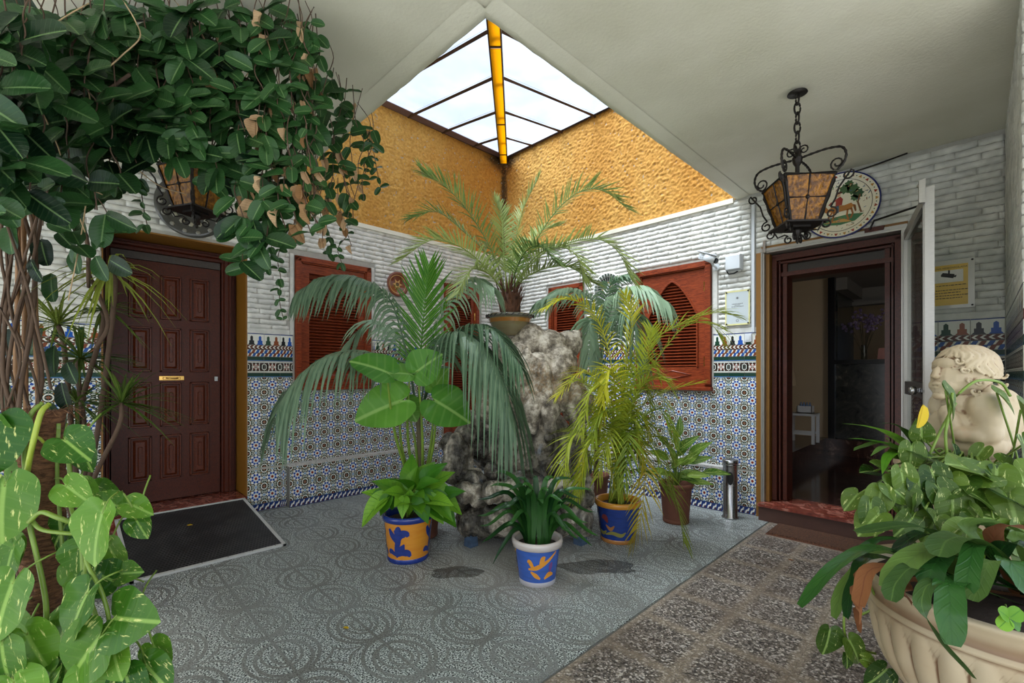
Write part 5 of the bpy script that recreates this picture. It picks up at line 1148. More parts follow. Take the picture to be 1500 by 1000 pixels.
# ================================================================ rubber ramp mat, coir mat, steel bin
g = G('perforated_rubber'); x, y, z = g.sep(g.coord()); k1 = ((x / .030).frac() - .5).abs(); sft = (x / .030).op('FLOOR') * .5; k2 = ((y / .022 + sft).frac() - .5).abs()
hole = ((k1 / .40) ** 2 + (k2 / .36) ** 2).lt(1.0); dust = g.noise(6, None, 4)
g.set(col=g.mix(hole, g.mix(dust.step(.4, .7), lin(40, 41, 43), lin(66, 66, 66)), lin(10, 10, 11)), rough=.55, nrm=g.bump(hole * -1 + 1, .8, .008)); M_RUB = g.m
rm = thing('ramp_mat', 'black perforated rubber ramp mat in a white metal frame before the panelled door', 'mat', (1.16, -3.945, 0))
x0, x1, z0, z1, hy = -1.13, 0.0, .158, .012, .475
def ramp(y0, y1, xa, xb, dz, th):
    f = lambda x_: z0 + (z1 - z0) * (x_ - x0) / (x1 - x0) + dz
    vs = [(xa, y0, f(xa)), (xb, y0, f(xb)), (xb, y1, f(xb)), (xa, y1, f(xa))]; vs = [(a, b_, c_ - th) for a, b_, c_ in vs] + vs
    return MB().add(vs, [(3, 2, 1, 0), (4, 5, 6, 7), (0, 1, 5, 4), (1, 2, 6, 5), (2, 3, 7, 6), (3, 0, 4, 7)])
ramp(-hy + .02, hy - .02, x0 + .02, x1 - .02, 0, .008).build('rubber_sheet', M_RUB, rm)
M_WMET = plain('white_enamel_frame', lin(188, 188, 184), .4, 0, .15, 12)
for a in ((-hy, -hy + .022, x0, x1), (hy - .022, hy, x0, x1), (-hy, hy, x0, x0 + .022), (-hy, hy, x1 - .022, x1)): ramp(*a, .006, .016).build('frame_bar', M_WMET, rm)
MB().box(x0 + .05, x0 + .1, -hy + .05, hy - .05, 0, z0 - .02).build('ramp_support', M_IRON, rm)
for y_ in (-.4, -.24, -.08, .08, .24, .4): MB().tube([(x1 - .011, y_, z1 + .005), (x1 - .011, y_, z1 + .009)], .005, 6).build('rivet', M_IRON, rm)
g = G('coir_bristle'); n = g.noise(90, None, 4, .7); g.set(col=g.mix(n.step(.3, .7), lin(52, 32, 22), lin(108, 70, 46)), rough=.95, nrm=g.bump(n, 1, .01)); 
cm = thing('coir_mat', 'brown coir doormat in front of the entrance step', 'mat', (4.12, -.32, 0)); MB().box(-.39, .39, -.17, .165, .001, .02, ins=.006).build('mat_pile', g.m, cm); MB().box(-.395, .395, -.175, .17, 0, .006).build('mat_backing', M_TERRA, cm)
bn = thing('cigarette_bin', 'slim polished steel ashtray bin against the tiled wall beside the entrance', 'bin', (3.345, -.235, 0))
MB().lathe([(.075, 0), (.075, .012), (.064, .02), (.064, .50), (.066, .505)], 28).build('bin_body', M_STEEL, bn, True); MB().lathe([(.066, .505), (.070, .51), (.070, .54), (.066, .546), (.03, .548), (.001, .548)], 28).build('bin_lid', M_STEEL, bn, True)
fa = V((CX - 3.345, CY + .235, 0)).normalized(); sx = V((0, 0, 1)).cross(fa); vs = [fa * (.0655 * math.cos(t_)) + sx * .0655 * math.sin(t_) + V((0, 0, z_)) for t_, z_ in [(.42 * math.cos(a), .38 + .062 * math.sin(a)) for a in [2 * PI * k / 20 for k in range(20)]]]
MB().add([fa * .0665 + V((0, 0, .38))] + vs, [(0, k + 1, (k + 1) % 20 + 1) for k in range(20)]).build('ash_opening', M_BLACK, bn)

# ================================================================ wrought iron lanterns
def spiral(c_, r0, r1, a0, turns, n_=14):
    return [(c_[0] + (r0 + (r1 - r0) * i / n_) * math.cos(a0 + turns * 2 * PI * i / n_), c_[1] + (r0 + (r1 - r0) * i / n_) * math.sin(a0 + turns * 2 * PI * i / n_)) for i in range(n_ + 1)]
def lantern(label, loc, rz, ztop, nlinks):
    t = thing('iron_lantern', label, 'lantern', (loc.x, loc.y, loc.z), rz, 'wrought iron lanterns'); a, b_, h = .14, .082, .25   # loc.z = top frame of the lantern body
    def pt(s, k):  # corner k at fraction s down
        w_ = a + (b_ - a) * s; return V(((w_, w_), (-w_, w_), (-w_, -w_), (w_, -w_))[k] + (-h * s,))
    q = MB(); cs = [pt(0, k) for k in range(4)]
    for k in range(4): q.tube([cs[k], cs[(k + 1) % 4]], .010, 4)
    q.tube([cs[0], cs[2]], .006, 4); q.tube([cs[1], cs[3]], .006, 4); q.build('top_frame', M_IRON, t)
    for k in range(4): MB().tube([pt(i / 6, k) * (1.01 if i % 2 else 1.0) for i in range(7)], [.009, .012, .009, .012, .009, .012, .009], 5).build('corner_bar', M_IRON, t)
    for k in range(4):
        e = (k + 1) % 4; q = MB(); q.tube([(pt(0, k) + pt(0, e)) / 2, (pt(1, k) + pt(1, e)) / 2], .006, 4); q.tube([pt(.5, k), pt(.5, e)], .006, 4); q.ball((pt(.5, k) + pt(.5, e)) / 2, .013, 6, 4); gb = q.build('glazing_bar', M_IRON, t)
        for s0, s1 in ((0, .5), (.5, 1)):
            for f0, f1 in ((0, .5), (.5, 1)):
                L_ = lambda s, f_: pt(s, k).lerp(pt(s, e), f_) * .985; vs = [L_(s0, f0), L_(s1, f0), L_(s1, f1), L_(s0, f1)]
                nn = (vs[1] - vs[0]).cross(vs[3] - vs[0]).normalized() * .002; MB().add([p + nn for p in vs] + [p - nn for p in vs], [(0, 1, 2, 3), (7, 6, 5, 4), (0, 4, 5, 1), (1, 5, 6, 2), (2, 6, 7, 3), (3, 7, 4, 0)]).build('pane', M_AMBER, gb)
    q = MB(); w_ = b_ + .035
    q.box(-w_, w_, -w_, w_, -h - .018, -h - .008); q.box(-.05, .05, -.05, .05, -h - .03, -h - .016); q.build('bottom_plate', M_IRON, t)
    MB().lathe([(.002, -h - .12), (.012, -h - .10), (.008, -h - .085), (.022, -h - .06), (.026, -h - .04), (.016, -h - .02)], 8).build('finial', M_IRON, t)
    MB().lathe([(.012, -.0), (.012, .10), (.024, .12), (.030, .15), (.018, .17), (.010, .20)], 10).build('stem', M_IRON, t)
    for k in range(4):
        an = PI / 4 + k * PI / 2; D_ = V((math.cos(an), math.sin(an), 0))
        to3 = lambda l: [D_ * r_ + V((0, 0, z_)) for r_, z_ in l]
        p1 = smooth_path(to3([(.02, .145), (.09, .15), (.16, .15), (.225, .135), (.248, .09), (.235, .04), (.205, .012)]), 4); MB().tube(p1, [.006 + .0022 * (i % 2) for i in range(len(p1))], 5).tube(to3(spiral((.205, .050), .038, .012, -PI / 2, -1.25)), .005, 5).build('top_scroll', M_IRON, t)
        MB().tube(to3(spiral((.255, -.03), .012, .03, PI * .2, 1.05) + [(.212, -.09), (.195, -.15), (.172, -.19)] + spiral((.175, -.225), .032, .011, PI / 2, -1.2)), .0052, 5).build('side_scroll', M_IRON, t)
        MB().tube(to3(spiral((.155, -h - .032), .010, .028, PI * .9, -1.1) + [(.11, -h - .06), (.07, -h - .05), (.055, -h - .06)] + spiral((.05, -h - .085), .024, .009, PI / 2, -1.15)), .0052, 5).build('bottom_scroll', M_IRON, t)
        MB().tube(to3([(.0, .18)] + spiral((.035, .19), .03, .008, PI, -1.3)), .0045, 5).build('crown_scroll', M_IRON, t)
    top = ztop - loc.z; L0_ = .19; st_ = (top - .03 - L0_) / nlinks
    for k in range(nlinks):
        zc = L0_ + (k + .5) * st_; hh = st_ * .62; ww = .017; ax = (V((1, 0, 0)), V((0, 1, 0)))[k % 2]
        MB().tube([ax * ww * math.cos(u_) + V((0, 0, zc + hh * math.sin(u_) + (hh * -.0))) for u_ in [2 * PI * i / 14 for i in range(14)]], .0058, 5, closed=True).build('chain_link', M_IRON, t, True)
    MB().lathe([(.055, top - .028), (.052, top - .022), (.012, top - .004), (.004, top - .001)], 20).build('ceiling_canopy', M_IRON, t, True)
lp = P(1168, 268, 2.79); lantern('black iron lantern with amber glass hanging beside the entrance', lp, math.radians(40.5), 3.08, 6)
lp2 = P(287, 250, 2.95); lantern('iron lantern half hidden by the climbing vine above the panelled door', lp2, math.radians(28), 3.08, 4)
wp2 = fixture('tin_plate', 'round dark embossed plate on the brick wall behind the vine', 'plate', -3.90, 2.84, ML, .012)
plate(wp2, .27, [lin(70, 70, 66)], None)
q = MB()
for k in range(14): a = 2 * PI * k / 14; q.ball((.225 * math.cos(a), .225 * math.sin(a), .044), (.02, .02, .008), 6, 4, lin(130, 128, 116)); q.ball((.15 * math.cos(a + .2), .15 * math.sin(a + .2), .032), (.022, .022, .008), 6, 4, lin(150, 146, 128))
q.star(0, 0, .09, .04, 6, .033, lin(110, 104, 80)); q.build('embossed_pattern', M_GLZ, wp2)['kind'] = 'stuff'

# ================================================================ marble-white urn and the statue's planter
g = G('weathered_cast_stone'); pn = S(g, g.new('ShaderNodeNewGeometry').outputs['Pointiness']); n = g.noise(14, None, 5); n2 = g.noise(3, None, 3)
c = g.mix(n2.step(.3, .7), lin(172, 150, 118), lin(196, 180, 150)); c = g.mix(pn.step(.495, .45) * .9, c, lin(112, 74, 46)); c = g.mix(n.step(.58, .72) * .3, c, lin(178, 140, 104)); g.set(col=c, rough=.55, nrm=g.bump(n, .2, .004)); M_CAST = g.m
ul = P(1468, 800, 1.34); ul.z = 0
ur = thing('stone_urn', 'large fluted cream stone urn overflowing with old strap leaves', 'urn', ul)
prof = [(.17, 0), (.17, .05), (.14, .07), (.10, .10), (.075, .18), (.075, .26), (.10, .31), (.13, .335), (.12, .35)]
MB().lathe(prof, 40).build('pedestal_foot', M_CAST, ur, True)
def fl(r, z_, a):
    if z_ < .37 or z_ > .695: return r
    s_ = abs(math.sin(14 * a)); ed = min(1, max(0, (.690 - .04 * (1 - s_) ** 2 - z_) / .012)); ed2 = min(1, (z_ - .37) / .03); return r + (.017 * s_ ** .6 - .013) * ed * ed2
US = .91
bowl = [(.10, .345), (.15, .365), (.20, .395), (.245, .43), (.275, .465), (.298, .50), (.314, .535), (.325, .57), (.331, .60), (.335, .625), (.337, .643), (.338, .655), (.338, .667), (.338, .679), (.338, .689), (.338, .697), (.348, .703), (.349, .713), (.338, .720), (.341, .74), (.352, .765), (.366, .785), (.375, .797), (.372, .805), (.352, .806), (.335, .795), (.325, .755)]
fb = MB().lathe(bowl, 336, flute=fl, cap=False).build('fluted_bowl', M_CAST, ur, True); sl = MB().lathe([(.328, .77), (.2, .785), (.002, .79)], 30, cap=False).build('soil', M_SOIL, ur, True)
ur.scale = (US, US, US)
bb = P(1420, 645, 1.9); pc = thing('stone_planter', 'pale stone planter on a pedestal under the cherub bust', 'planter', (bb.x, bb.y, 0))
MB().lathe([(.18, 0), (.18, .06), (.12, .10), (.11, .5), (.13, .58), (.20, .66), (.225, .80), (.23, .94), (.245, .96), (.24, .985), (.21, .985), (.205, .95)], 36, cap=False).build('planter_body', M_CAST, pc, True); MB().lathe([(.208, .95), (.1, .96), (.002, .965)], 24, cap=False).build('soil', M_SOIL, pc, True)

# ================================================================ cherub bust, facing away from the entrance wall in profile
BU = thing('cherub_bust', 'cream stone cherub bust with wavy hair and folded wings in the planter', 'statue', (bb.x, bb.y, .96))
bb.z = 1.08; k_ = 1.9 / 673; fv, sv = -RIGHT, OUT
def B(px, py, s_=0.0): return bb + RIGHT * (px - 1420) * k_ - UPV * (py - 645) * k_ + sv * s_
rotB = Matrix((RIGHT, OUT, UPV)).transposed()
def el(px, py, s_, rx, rs, rz, tilt=0): return (B(px, py, s_), (rx * k_, rs * k_, rz * k_), rotB @ Matrix.Rotation(math.radians(tilt), 3, 'Y'))
bl = [el(1414, 546, 0, 32.5, 31.5, 33), el(1400, 555, 0, 30, 27, 28), el(1384, 566, .018, 14, 14, 12), el(1384, 566, -.018, 14, 14, 12), el(1384, 572, 0, 14, 16, 12), el(1376, 581, 0, 7, 10, 6), el(1371, 546, 0, 4, 5, 8, 20), el(1369, 552, 0, 4.5, 6, 4), el(1372, 563, 0, 4, 8, 3), el(1373, 569, 0, 4, 7, 3), el(1382, 534, 0, 9, 17, 9), el(1403, 590, 0, 18, 20, 18),
      el(1425, 620, 0, 34, 46, 38), el(1412, 650, 0, 42, 44, 22), el(1400, 640, 0, 30, 40, 20), el(1405, 600, .09, 20, 17, 22), el(1406, 618, .105, 18, 16, 24), el(1404, 634, .105, 18, 16, 14), el(1390, 636, .10, 20, 13, 11, 10), el(1374, 632, .085, 14, 11, 10), el(1371, 616, .05, 9, 11, 14), el(1375, 604, .03, 8, 12, 14), el(1405, 605, -.09, 20, 17, 22), el(1395, 634, -.09, 26, 14, 13),
      el(1440, 600, .055, 18, 12, 34, -28), el(1455, 612, .07, 17, 9, 36, -12), el(1462, 600, .05, 12, 9, 30, -30), el(1438, 582, .03, 16, 14, 14), el(1446, 630, .06, 16, 11, 26, 10), el(1440, 605, -.07, 24, 9, 44, -18), el(1430, 575, 0, 22, 26, 14)]
def hair(q):
    rs = random.Random(5); hc, R_ = B(1415, 543), 36 * k_
    for i in range(50):
        a = 2 * PI * i / 50; d0 = rotB @ V((math.cos(a), math.sin(a), 0)); pts = []; fr_ = max(0, -(d0.dot(RIGHT)))
        end = 1.95 - .95 * fr_ ** 1.5; w0 = 1.5 * math.sin(2 * a) + rs.uniform(-.25, .25)
        for j in range(11):
            t_ = .12 + (end - .12) * j / 10; sw = .20 * math.sin(t_ * 6 + w0); tn = d0.cross(UPV)
            dd = (UPV * math.cos(t_) + (d0 * math.cos(sw) + tn * math.sin(sw)) * math.sin(t_)).normalized(); pts.append(hc + dd * (R_ * (.975 + .03 * (i % 2) + .012 * math.sin(j * 1.3 + w0))))
        q.tube(pts, [.003, .005] + [.0072] * 7 + [.006, .003], 8)
    for px, py, s_, r in ((1402, 562, .085, .014), (1398, 575, .08, .013), (1410, 580, .082, .014), (1422, 580, .082, .015), (1436, 576, .075, .015), (1444, 565, .06, .014), (1392, 560, .08, .011), (1385, 545, .075, .012), (1380, 532, .066, .012), (1448, 552, .05, .015), (1408, 588, .07, .011)):
        c_ = B(px, py, s_ - .01); q.tube([c_ + RIGHT * r * math.cos(u_) * (1 - u_ / 12) + UPV * r * math.sin(u_) * (1 - u_ / 12) + sv * (.004 * u_) for u_ in [i * .7 for i in range(13)]], .0058, 6)
    for px, py, s_ in ((1440, 572, .088), (1448, 584, .094), (1456, 596, .096), (1464, 606, .092)):      # wing feathers
        q.tube([B(px, py, s_), B(px + 14, py + 22, s_ - .004), B(px + 8, py + 50, s_ - .012)], [.005, .007, .003], 6)
    q.tube([B(1381, 541, .045), B(1387, 540, .062), B(1392, 543, .068)], [.004, .007, .003], 6); q.tube([B(1381, 549, .046), B(1387, 549, .062)], [.004, .005], 6)
body = [el(1428, 618, 0, 36, 48, 40), el(1416, 650, 0, 44, 46, 26), el(1404, 592, 0, 18, 20, 22), el(1412, 596, .085, 22, 17, 22), el(1410, 612, .10, 20, 17, 26), el(1407, 630, .105, 19, 16, 18), el(1394, 635, .10, 20, 13, 12, 8), el(1378, 633, .085, 15, 11, 11), el(1373, 618, .055, 10, 11, 16), el(1377, 606, .03, 9, 12, 14), el(1412, 598, -.085, 22, 17, 24), el(1398, 632, -.09, 28, 14, 15), el(1390, 625, 0, 18, 34, 24),
        el(1440, 590, .06, 17, 13, 30, -32), el(1458, 606, .072, 17, 11, 38, -18), el(1464, 625, .066, 14, 10, 34, 8), el(1446, 622, .065, 18, 11, 36, 0), el(1440, 605, -.07, 24, 9, 44, -18)]
tmp = fused('torso', body, .006, M_CAST, None, (), 9, None); tv_ = [tuple(v.co) for v in tmp.data.vertices]; tf_ = [tuple(p.vertices) for p in tmp.data.polygons]; tm_ = tmp.data; bpy.data.objects.remove(tmp); bpy.data.meshes.remove(tm_)
bl = bl[:12]
def figure(q): hair(q); q.add(tv_, tf_)
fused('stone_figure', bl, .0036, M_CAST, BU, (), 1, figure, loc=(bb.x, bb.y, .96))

# ================================================================ climbing vine over the door side
random.seed(21)
vb = P(38, 900, 2.35); vb.z = 0
VN = thing('climbing_vine', 'dense climbing vine with leathery leaves hanging from the ceiling over the panelled door', 'vine', vb)
LV = LeafKind('ovate', M_VINE, 7, W=.60, droop=.12, fold=.16, wave=.02); LD = LeafKind('ovate', M_VINED, 4, W=.6, droop=.5, fold=.7, wave=.10)
def vdepth(px, py):
    d_ = 1.62 + 1.45 * max(0, min(1, px / 520)) ** .9
    return min(d_ + ru(-.28, .28), 673 * 1.66 / max(40, HZ - py))
BOT = [(-40, 330), (0, 300), (40, 270), (75, 250), (105, 305), (140, 335), (165, 270), (200, 235), (240, 228), (290, 225), (322, 260), (345, 345), (372, 390), (395, 345), (415, 330), (445, 345), (475, 335), (505, 330), (530, 290), (552, 240)]
TOPY = [(-40, 0), (440, 0), (470, 30), (490, 110), (520, 130), (552, 190)]
def interp(tab, x):
    for (a, ya), (b_, yb) in zip(tab, tab[1:]):
        if x <= b_: return ya + (yb - ya) * max(0, (x - a)) / (b_ - a)
    return tab[-1][1]
leaves = []; stems = []
def strand(px, y0, y1, dep, sway, twin, sz, dens, dry=0):
    """hanging shoot with leaves in loose pairs"""
    n = max(3, int((y1 - y0) / 26)); pts = [P(px + ru(-6, 6) + sway * (i / n) + 7 * math.sin(i * 1.1 + px), y0 + (y1 - y0) * i / n, dep + .05 * math.sin(i + px)) for i in range(n + 1)]
    pp = smooth_path(pts, 4); stems.append(pp); L_ = 0
    for i in range(1, len(pp)):
        L_ += (pp[i] - pp[i - 1]).length
        if L_ > dens:
            L_ = 0
            for s_ in ((-1, 1) if rnd() < twin else (random.choice((-1, 1)),)):
                a = math.radians(ru(-25, 85)); dn = RIGHT * s_ * math.cos(a) - UPV * math.sin(a) + OUT * ru(-.1, .6)
                leaves.append((pp[i] + OUT * .01, dn, OUT * 1.1 + UPV * ru(.1, .9) + RIGHT * ru(-.6, .6) + jit(.35), sz * ru(.7, 1.2), rnd() < dry))
for k in range(62):
    px = -40 + 590 * ((k + rnd()) / 62); yb = interp(BOT, px) + ru(-30, 12); yt = max(interp(TOPY, px) - 5, -40); dep = vdepth(px, max(0, (yt + yb) / 2 - 60))
    dep = min(dep, 673 * 1.67 / (HZ - max(yt, 5)) if yt > -30 else 2.05 + .2 * rnd()) if px > 300 else min(dep, 2.02)
    sz = .150 - .040 * max(0, px) / 520
    if px > 405:
        if k % 2: strand(px, yt, yb, dep, ru(-14, 14), .6, .085, .085, .22)
        else: strand(px, yt, yb, dep, ru(-20, 20), .3, .07, .16, .5)
        continue
    strand(px, yt, yb, dep, ru(-14, 14), .75, sz, .088, 0 if px < 330 else .10)
for k in range(26):   # deeper, sparser layer against the ceiling
    px = ru(0, 500); yb = interp(BOT, px) - ru(10, 60); yt = interp(TOPY, px) + 5; strand(px, max(yt, 20), max(yb, 80), min(2.3 + px / 520 * 1.1, 673 * 1.66 / (HZ - max(yt, 25))), 0, .7, .105, .09)
for px, y0, y1, d_, sz in ((410, 320, 468, 3.0, .055), (398, 330, 395, 2.9, .07), (365, 330, 402, 2.5, .11), (505, 320, 385, 3.1, .05), (530, 230, 290, 3.15, .06), (545, 190, 275, 3.2, .06), (115, 300, 360, 2.0, .10), (210, 230, 330, 2.3, .06), (150, 290, 350, 1.9, .12), (60, 260, 330, 1.8, .13), (470, 300, 372, 3.05, .06)): strand(px, y0, y1, d_, 4, 1, sz, .05 if sz < .08 else .07)
for px, y0, y1, d_ in ((452, 130, 330, 2.9), (465, 120, 300, 2.95), (478, 240, 350, 3.0), (440, 200, 320, 2.8), (500, 260, 360, 3.05)): strand(px, y0, y1, d_, 6, .6, .075, .10, .9)
leaves.sort(key=lambda l: -l[3] / (l[0] - V((CX, CY, EYE))).length)
ml = MB(); ndry = 0
for i, (p, dn, nn, sz, dry) in enumerate(leaves):
    if dry: LD.put(VN, p, dn * .4 - UPV, nn, sz * .8, 'dry_leaf'); ndry += 1
    elif i < 290: LV.put(VN, p, dn, nn, sz)
    else: LV.into(ml, p - vb, dn, nn, sz)
o_ = ml.build('smaller_leaves', M_VINE, VN, True); o_['kind'] = 'stuff'
q = MB()
for pp in stems: q.tube([p - vb for p in pp], .0026, 4)
q.build('hanging_shoots', M_TWIG, VN, True)['kind'] = 'stuff'
# woody trunks twining up canes at the far left
q = MB()
for k in range(13):
    x0 = ru(20, 62); pts = [P(x0 + ru(-4, 4), 960, 2.35)] + [P(30 + 26 * math.sin(k * 1.3 + j * .9) + ru(-8, 8), 940 - 95 * j, 2.35 + .06 * math.cos(k + j)) for j in range(1, 8)] + [P(ru(-10, 90), ru(180, 260), 2.1), P(ru(-20, 200), ru(60, 150), 1.95)]
    pts[0].z = 0; q.tube([p - vb for p in smooth_path(pts, 5)], ru(.004, .011), 6)
for a, c_, e, r in (((0, 300, 2.3), (40, 420, 2.25), (75, 570, 2.3), .007), ((60, 300, 2.2), (20, 430, 2.3), (0, 520, 2.3), .006), ((130, 400, 2.6), (158, 470, 2.55), (140, 510, 2.5), .011), ((30, 250, 2.0), (120, 330, 2.1), (130, 420, 2.5), .010), ((0, 450, 2.2), (30, 520, 2.25), (10, 600, 2.3), .006)):
    q.tube([p - vb for p in smooth_path(PP((a, c_, e)), 6)], r, 6)
q.build('woody_stems', M_TWIG, VN, True)['kind'] = 'stuff'
for k, (px, lean) in enumerate(((36, 2), (25, -3), (52, 4))):
    a, e = P(px + lean * 3, 900, 2.42), P(px - lean, 300, 2.42); a.z = 0; MB().tube([(a.lerp(e, i / 12)) - vb for i in range(13)], [.011 + .003 * (i % 4 == 0) for i in range(13)], 7).build('bamboo_cane', M_CANE, VN, True)
# pale tendrils
for pts in ([(130, 5, 1.75), (95, 25, 1.75), (62, 50, 1.75), (48, 80, 1.75)], [(180, 0, 1.8), (198, 30, 1.8), (205, 55, 1.85), (180, 80, 1.85), (160, 98, 1.85)], [(255, 0, 2.0), (285, 35, 2.0), (300, 60, 2.05), (293, 82, 2.05)], [(60, 160, 1.8), (85, 215, 1.8), (110, 300, 1.85), (125, 340, 1.9)], [(100, 40, 1.9), (125, 110, 1.9), (140, 200, 1.95), (150, 230, 1.95)], [(120, 190, 2.0), (180, 230, 2.1), (230, 270, 2.2), (275, 285, 2.25)],
            [(320, 165, 2.4), (290, 200, 2.4), (262, 220, 2.4)], [(420, 70, 2.5), (375, 95, 2.5), (350, 125, 2.5)], [(450, 250, 2.8), (420, 280, 2.8), (410, 310, 2.8)], [(20, 180, 1.9), (60, 240, 1.9), (150, 285, 1.95)], [(130, 270, 1.9), (118, 350, 1.95), (100, 440, 2.0)], [(0, 255, 1.8), (60, 280, 1.85), (100, 290, 1.9), (122, 270, 1.9)]):
    MB().tube([p - vb for p in smooth_path(PP(pts), 5)], .0026, 5).build('tendril', M_PALE, VN, True)
# leaves low on the trunks beside the cane
for px, py, ang, d_, sz in ((60, 350, 70, 2.4, .15), (75, 400, 80, 2.5, .16), (40, 420, 100, 2.45, .14), (80, 505, 85, 2.5, .17), (62, 480, 110, 2.5, .15), (90, 560, 70, 2.55, .16), (70, 590, 60, 2.5, .16), (95, 600, 90, 2.6, .15), (15, 330, 80, 2.3, .15), (45, 380, 60, 2.3, .13), (110, 365, 75, 2.3, .13), (140, 375, 60, 2.25, .14), (160, 380, 30, 2.2, .14), (85, 340, 40, 2.2, .12), (8, 560, 80, 2.4, .15), (20, 480, 95, 2.5, .15), (98, 530, 60, 2.42, .13)):
    a = math.radians(ang); LV.put(VN, P(px, py, d_), RIGHT * math.cos(a) - UPV * math.sin(a) + OUT * .2, OUT + UPV * .3 + jit(.3), sz)

# ================================================================ dragon tree beside the panelled door
db = P(105, 840, 2.75); db.z = 0; dp = thing('clay_pot', 'clay pot of the dragon tree hidden behind the pothos', 'plant pot', db)
MB().lathe([(.12, 0), (.13, .02), (.17, .30), (.185, .31), (.185, .35), (.165, .35), (.16, .30)], 28, cap=False).build('pot_body', M_TERRA, dp, True); MB().lathe([(.162, .31), (.002, .32)], 20, cap=False).build('soil', M_SOIL, dp, True)
DT = thing('dragon_tree', 'slender dragon tree with spiky narrow leaf rosettes left of the panelled door', 'plant', db + V((0, 0, .315))); rt_ = V(DT.location)
for cx_, cy_, d_, n, L, dn in ((178, 590, 2.65, 44, .34, .35), (160, 398, 2.6, 34, .34, .9), (118, 525, 2.75, 40, .36, .4), (85, 475, 2.8, 34, .34, .3), (112, 590, 2.75, 34, .34, .5), (150, 455, 2.75, 26, .3, .6)):
    c_ = P(cx_, cy_, d_); q = MB(); MB().tube([p - rt_ for p in smooth_path([rt_ + jit(.04), rt_.lerp(c_, .5) + jit(.06), c_ - UPV * .12 + jit(.03), c_], 5)], [.013] * 15 + [.010], 6).build('cane_stem', M_TWIG, DT, True)
    for i in range(n):
        th = ru(0, 2 * PI); el_ = ru(-.5, 1.2); h = V((math.cos(th), math.sin(th), 0)); v0 = (h * math.cos(el_) + UPV * math.sin(el_)); l = L * ru(.75, 1.1)
        strap(q, [c_ - rt_ + v0 * l * f - UPV * dn * l * f * f * .8 for f in (0, .25, .5, .75, 1)], .022, None, lambda t: min(1, .5 + 2 * t) * max(.03, 1 - t ** 2), .4)
    q.build('leaf_rosette', M_DRAC, DT)

# ================================================================ pothos on a moss pole (left foreground)
pb_ = P(62, 900, 1.62); pb_.z = 0
pp_ = thing('moss_pole_pot', 'blue and white glazed pot holding the moss pole', 'plant pot', pb_)
MB().lathe([(.14, 0), (.15, .02), (.20, .30), (.215, .315), (.215, .34), (.195, .34), (.19, .30)], 32, col=lin(60, 84, 150), cap=False).build('pot_body', M_GLP, pp_, True); MB().lathe([(.193, .315), (.002, .325)], 20, cap=False).build('soil', M_SOIL, pp_, True)
PO = thing('pothos_plant', 'variegated pothos climbing a brown fibre moss pole beside the doorway', 'plant', pb_ + V((0, 0, .32))); po = V(PO.location)
top = P(62, 602, 1.62); q = MB(); nv = 22; pts = [po + V((0, 0, -.02)).lerp(V((0, 0, 0)), 0)] ; hgt = top.z - po.z
q.lathe([(.060 + .005 * math.sin(i * 2.1) + .004 * math.sin(i * 5.3), hgt * i / nv) for i in range(nv + 1)], 26, flute=lambda r, z_, a: r * (1 + .05 * math.sin(5 * a + z_ * 30) + .03 * math.sin(11 * a - z_ * 50))).build('moss_pole', M_COIR, PO, True)
q = MB()
for _ in range(150):
    a, z_ = ru(0, 6.28), ru(.02, hgt); p = V((math.cos(a) * .062, math.sin(a) * .062, z_)); q.tube([p, p + V((math.cos(a + .8) * .02, math.sin(a + .8) * .02, ru(-.02, .02))), p + V((math.cos(a + 1.2) * .015, math.sin(a + 1.2) * .015, ru(-.05, .03)))], .0009, 3)
for _ in range(40): a = ru(0, 6.28); p = V((math.cos(a) * .05, math.sin(a) * .05, hgt)); q.tube([p, p + V((math.cos(a) * .03, math.sin(a) * .03, ru(.0, .02))), p + V((math.cos(a) * .06, math.sin(a) * .06, ru(-.04, .01)))], .001, 3)
q.build('loose_fibres', M_COIR, PO)['kind'] = 'stuff'
for pts, r, m_ in (([(62, 590, 1.55), (44, 610, 1.52), (36, 660, 1.52), (38, 700, 1.5), (42, 760, 1.5), (62, 850, 1.5), (68, 900, 1.5), (60, 950, 1.5), (42, 1010, 1.5)], .0075, M_STEM), ([(72, 592, 1.53), (60, 605, 1.5), (48, 650, 1.48), (40, 690, 1.5), (38, 720, 1.52)], .008, M_YSTEM), ([(95, 640, 1.6), (102, 690, 1.58), (104, 740, 1.56), (118, 790, 1.52), (124, 850, 1.5), (135, 880, 1.5)], .007, M_STEM),
                   ([(120, 782, 1.5), (90, 780, 1.48), (60, 775, 1.48), (45, 760, 1.48)], .0065, M_STEM), ([(120, 770, 1.5), (85, 758, 1.46), (60, 750, 1.46), (42, 765, 1.46)], .0075, M_STEM), ([(128, 800, 1.5), (126, 850, 1.5), (140, 900, 1.5), (165, 960, 1.5), (175, 1010, 1.5)], .0065, M_STEM), ([(122, 800, 1.48), (130, 830, 1.46), (150, 870, 1.44), (160, 920, 1.44), (150, 1000, 1.44)], .006, M_STEM),
                   ([(86, 620, 1.6), (84, 700, 1.6), (90, 780, 1.58), (95, 860, 1.56), (105, 950, 1.54)], .006, M_STEM), ([(66, 650, 1.54), (55, 640, 1.52), (30, 635, 1.5), (0, 640, 1.48)], .005, M_YSTEM), ([(35, 960, 1.5), (62, 985, 1.48), (75, 1005, 1.48)], .007, M_YSTEM), ([(20, 600, 1.6), (15, 760, 1.55), (5, 820, 1.5), (8, 900, 1.5)], .0065, M_YSTEM)):
    MB().tube([p - po for p in smooth_path(PP(pts), 5)], r, 7).build('stem', m_, PO, True)
LP = LeafKind('heart', M_POTH, 6, W=.82, droop=.14, fold=.14, wave=.03); st = MB()
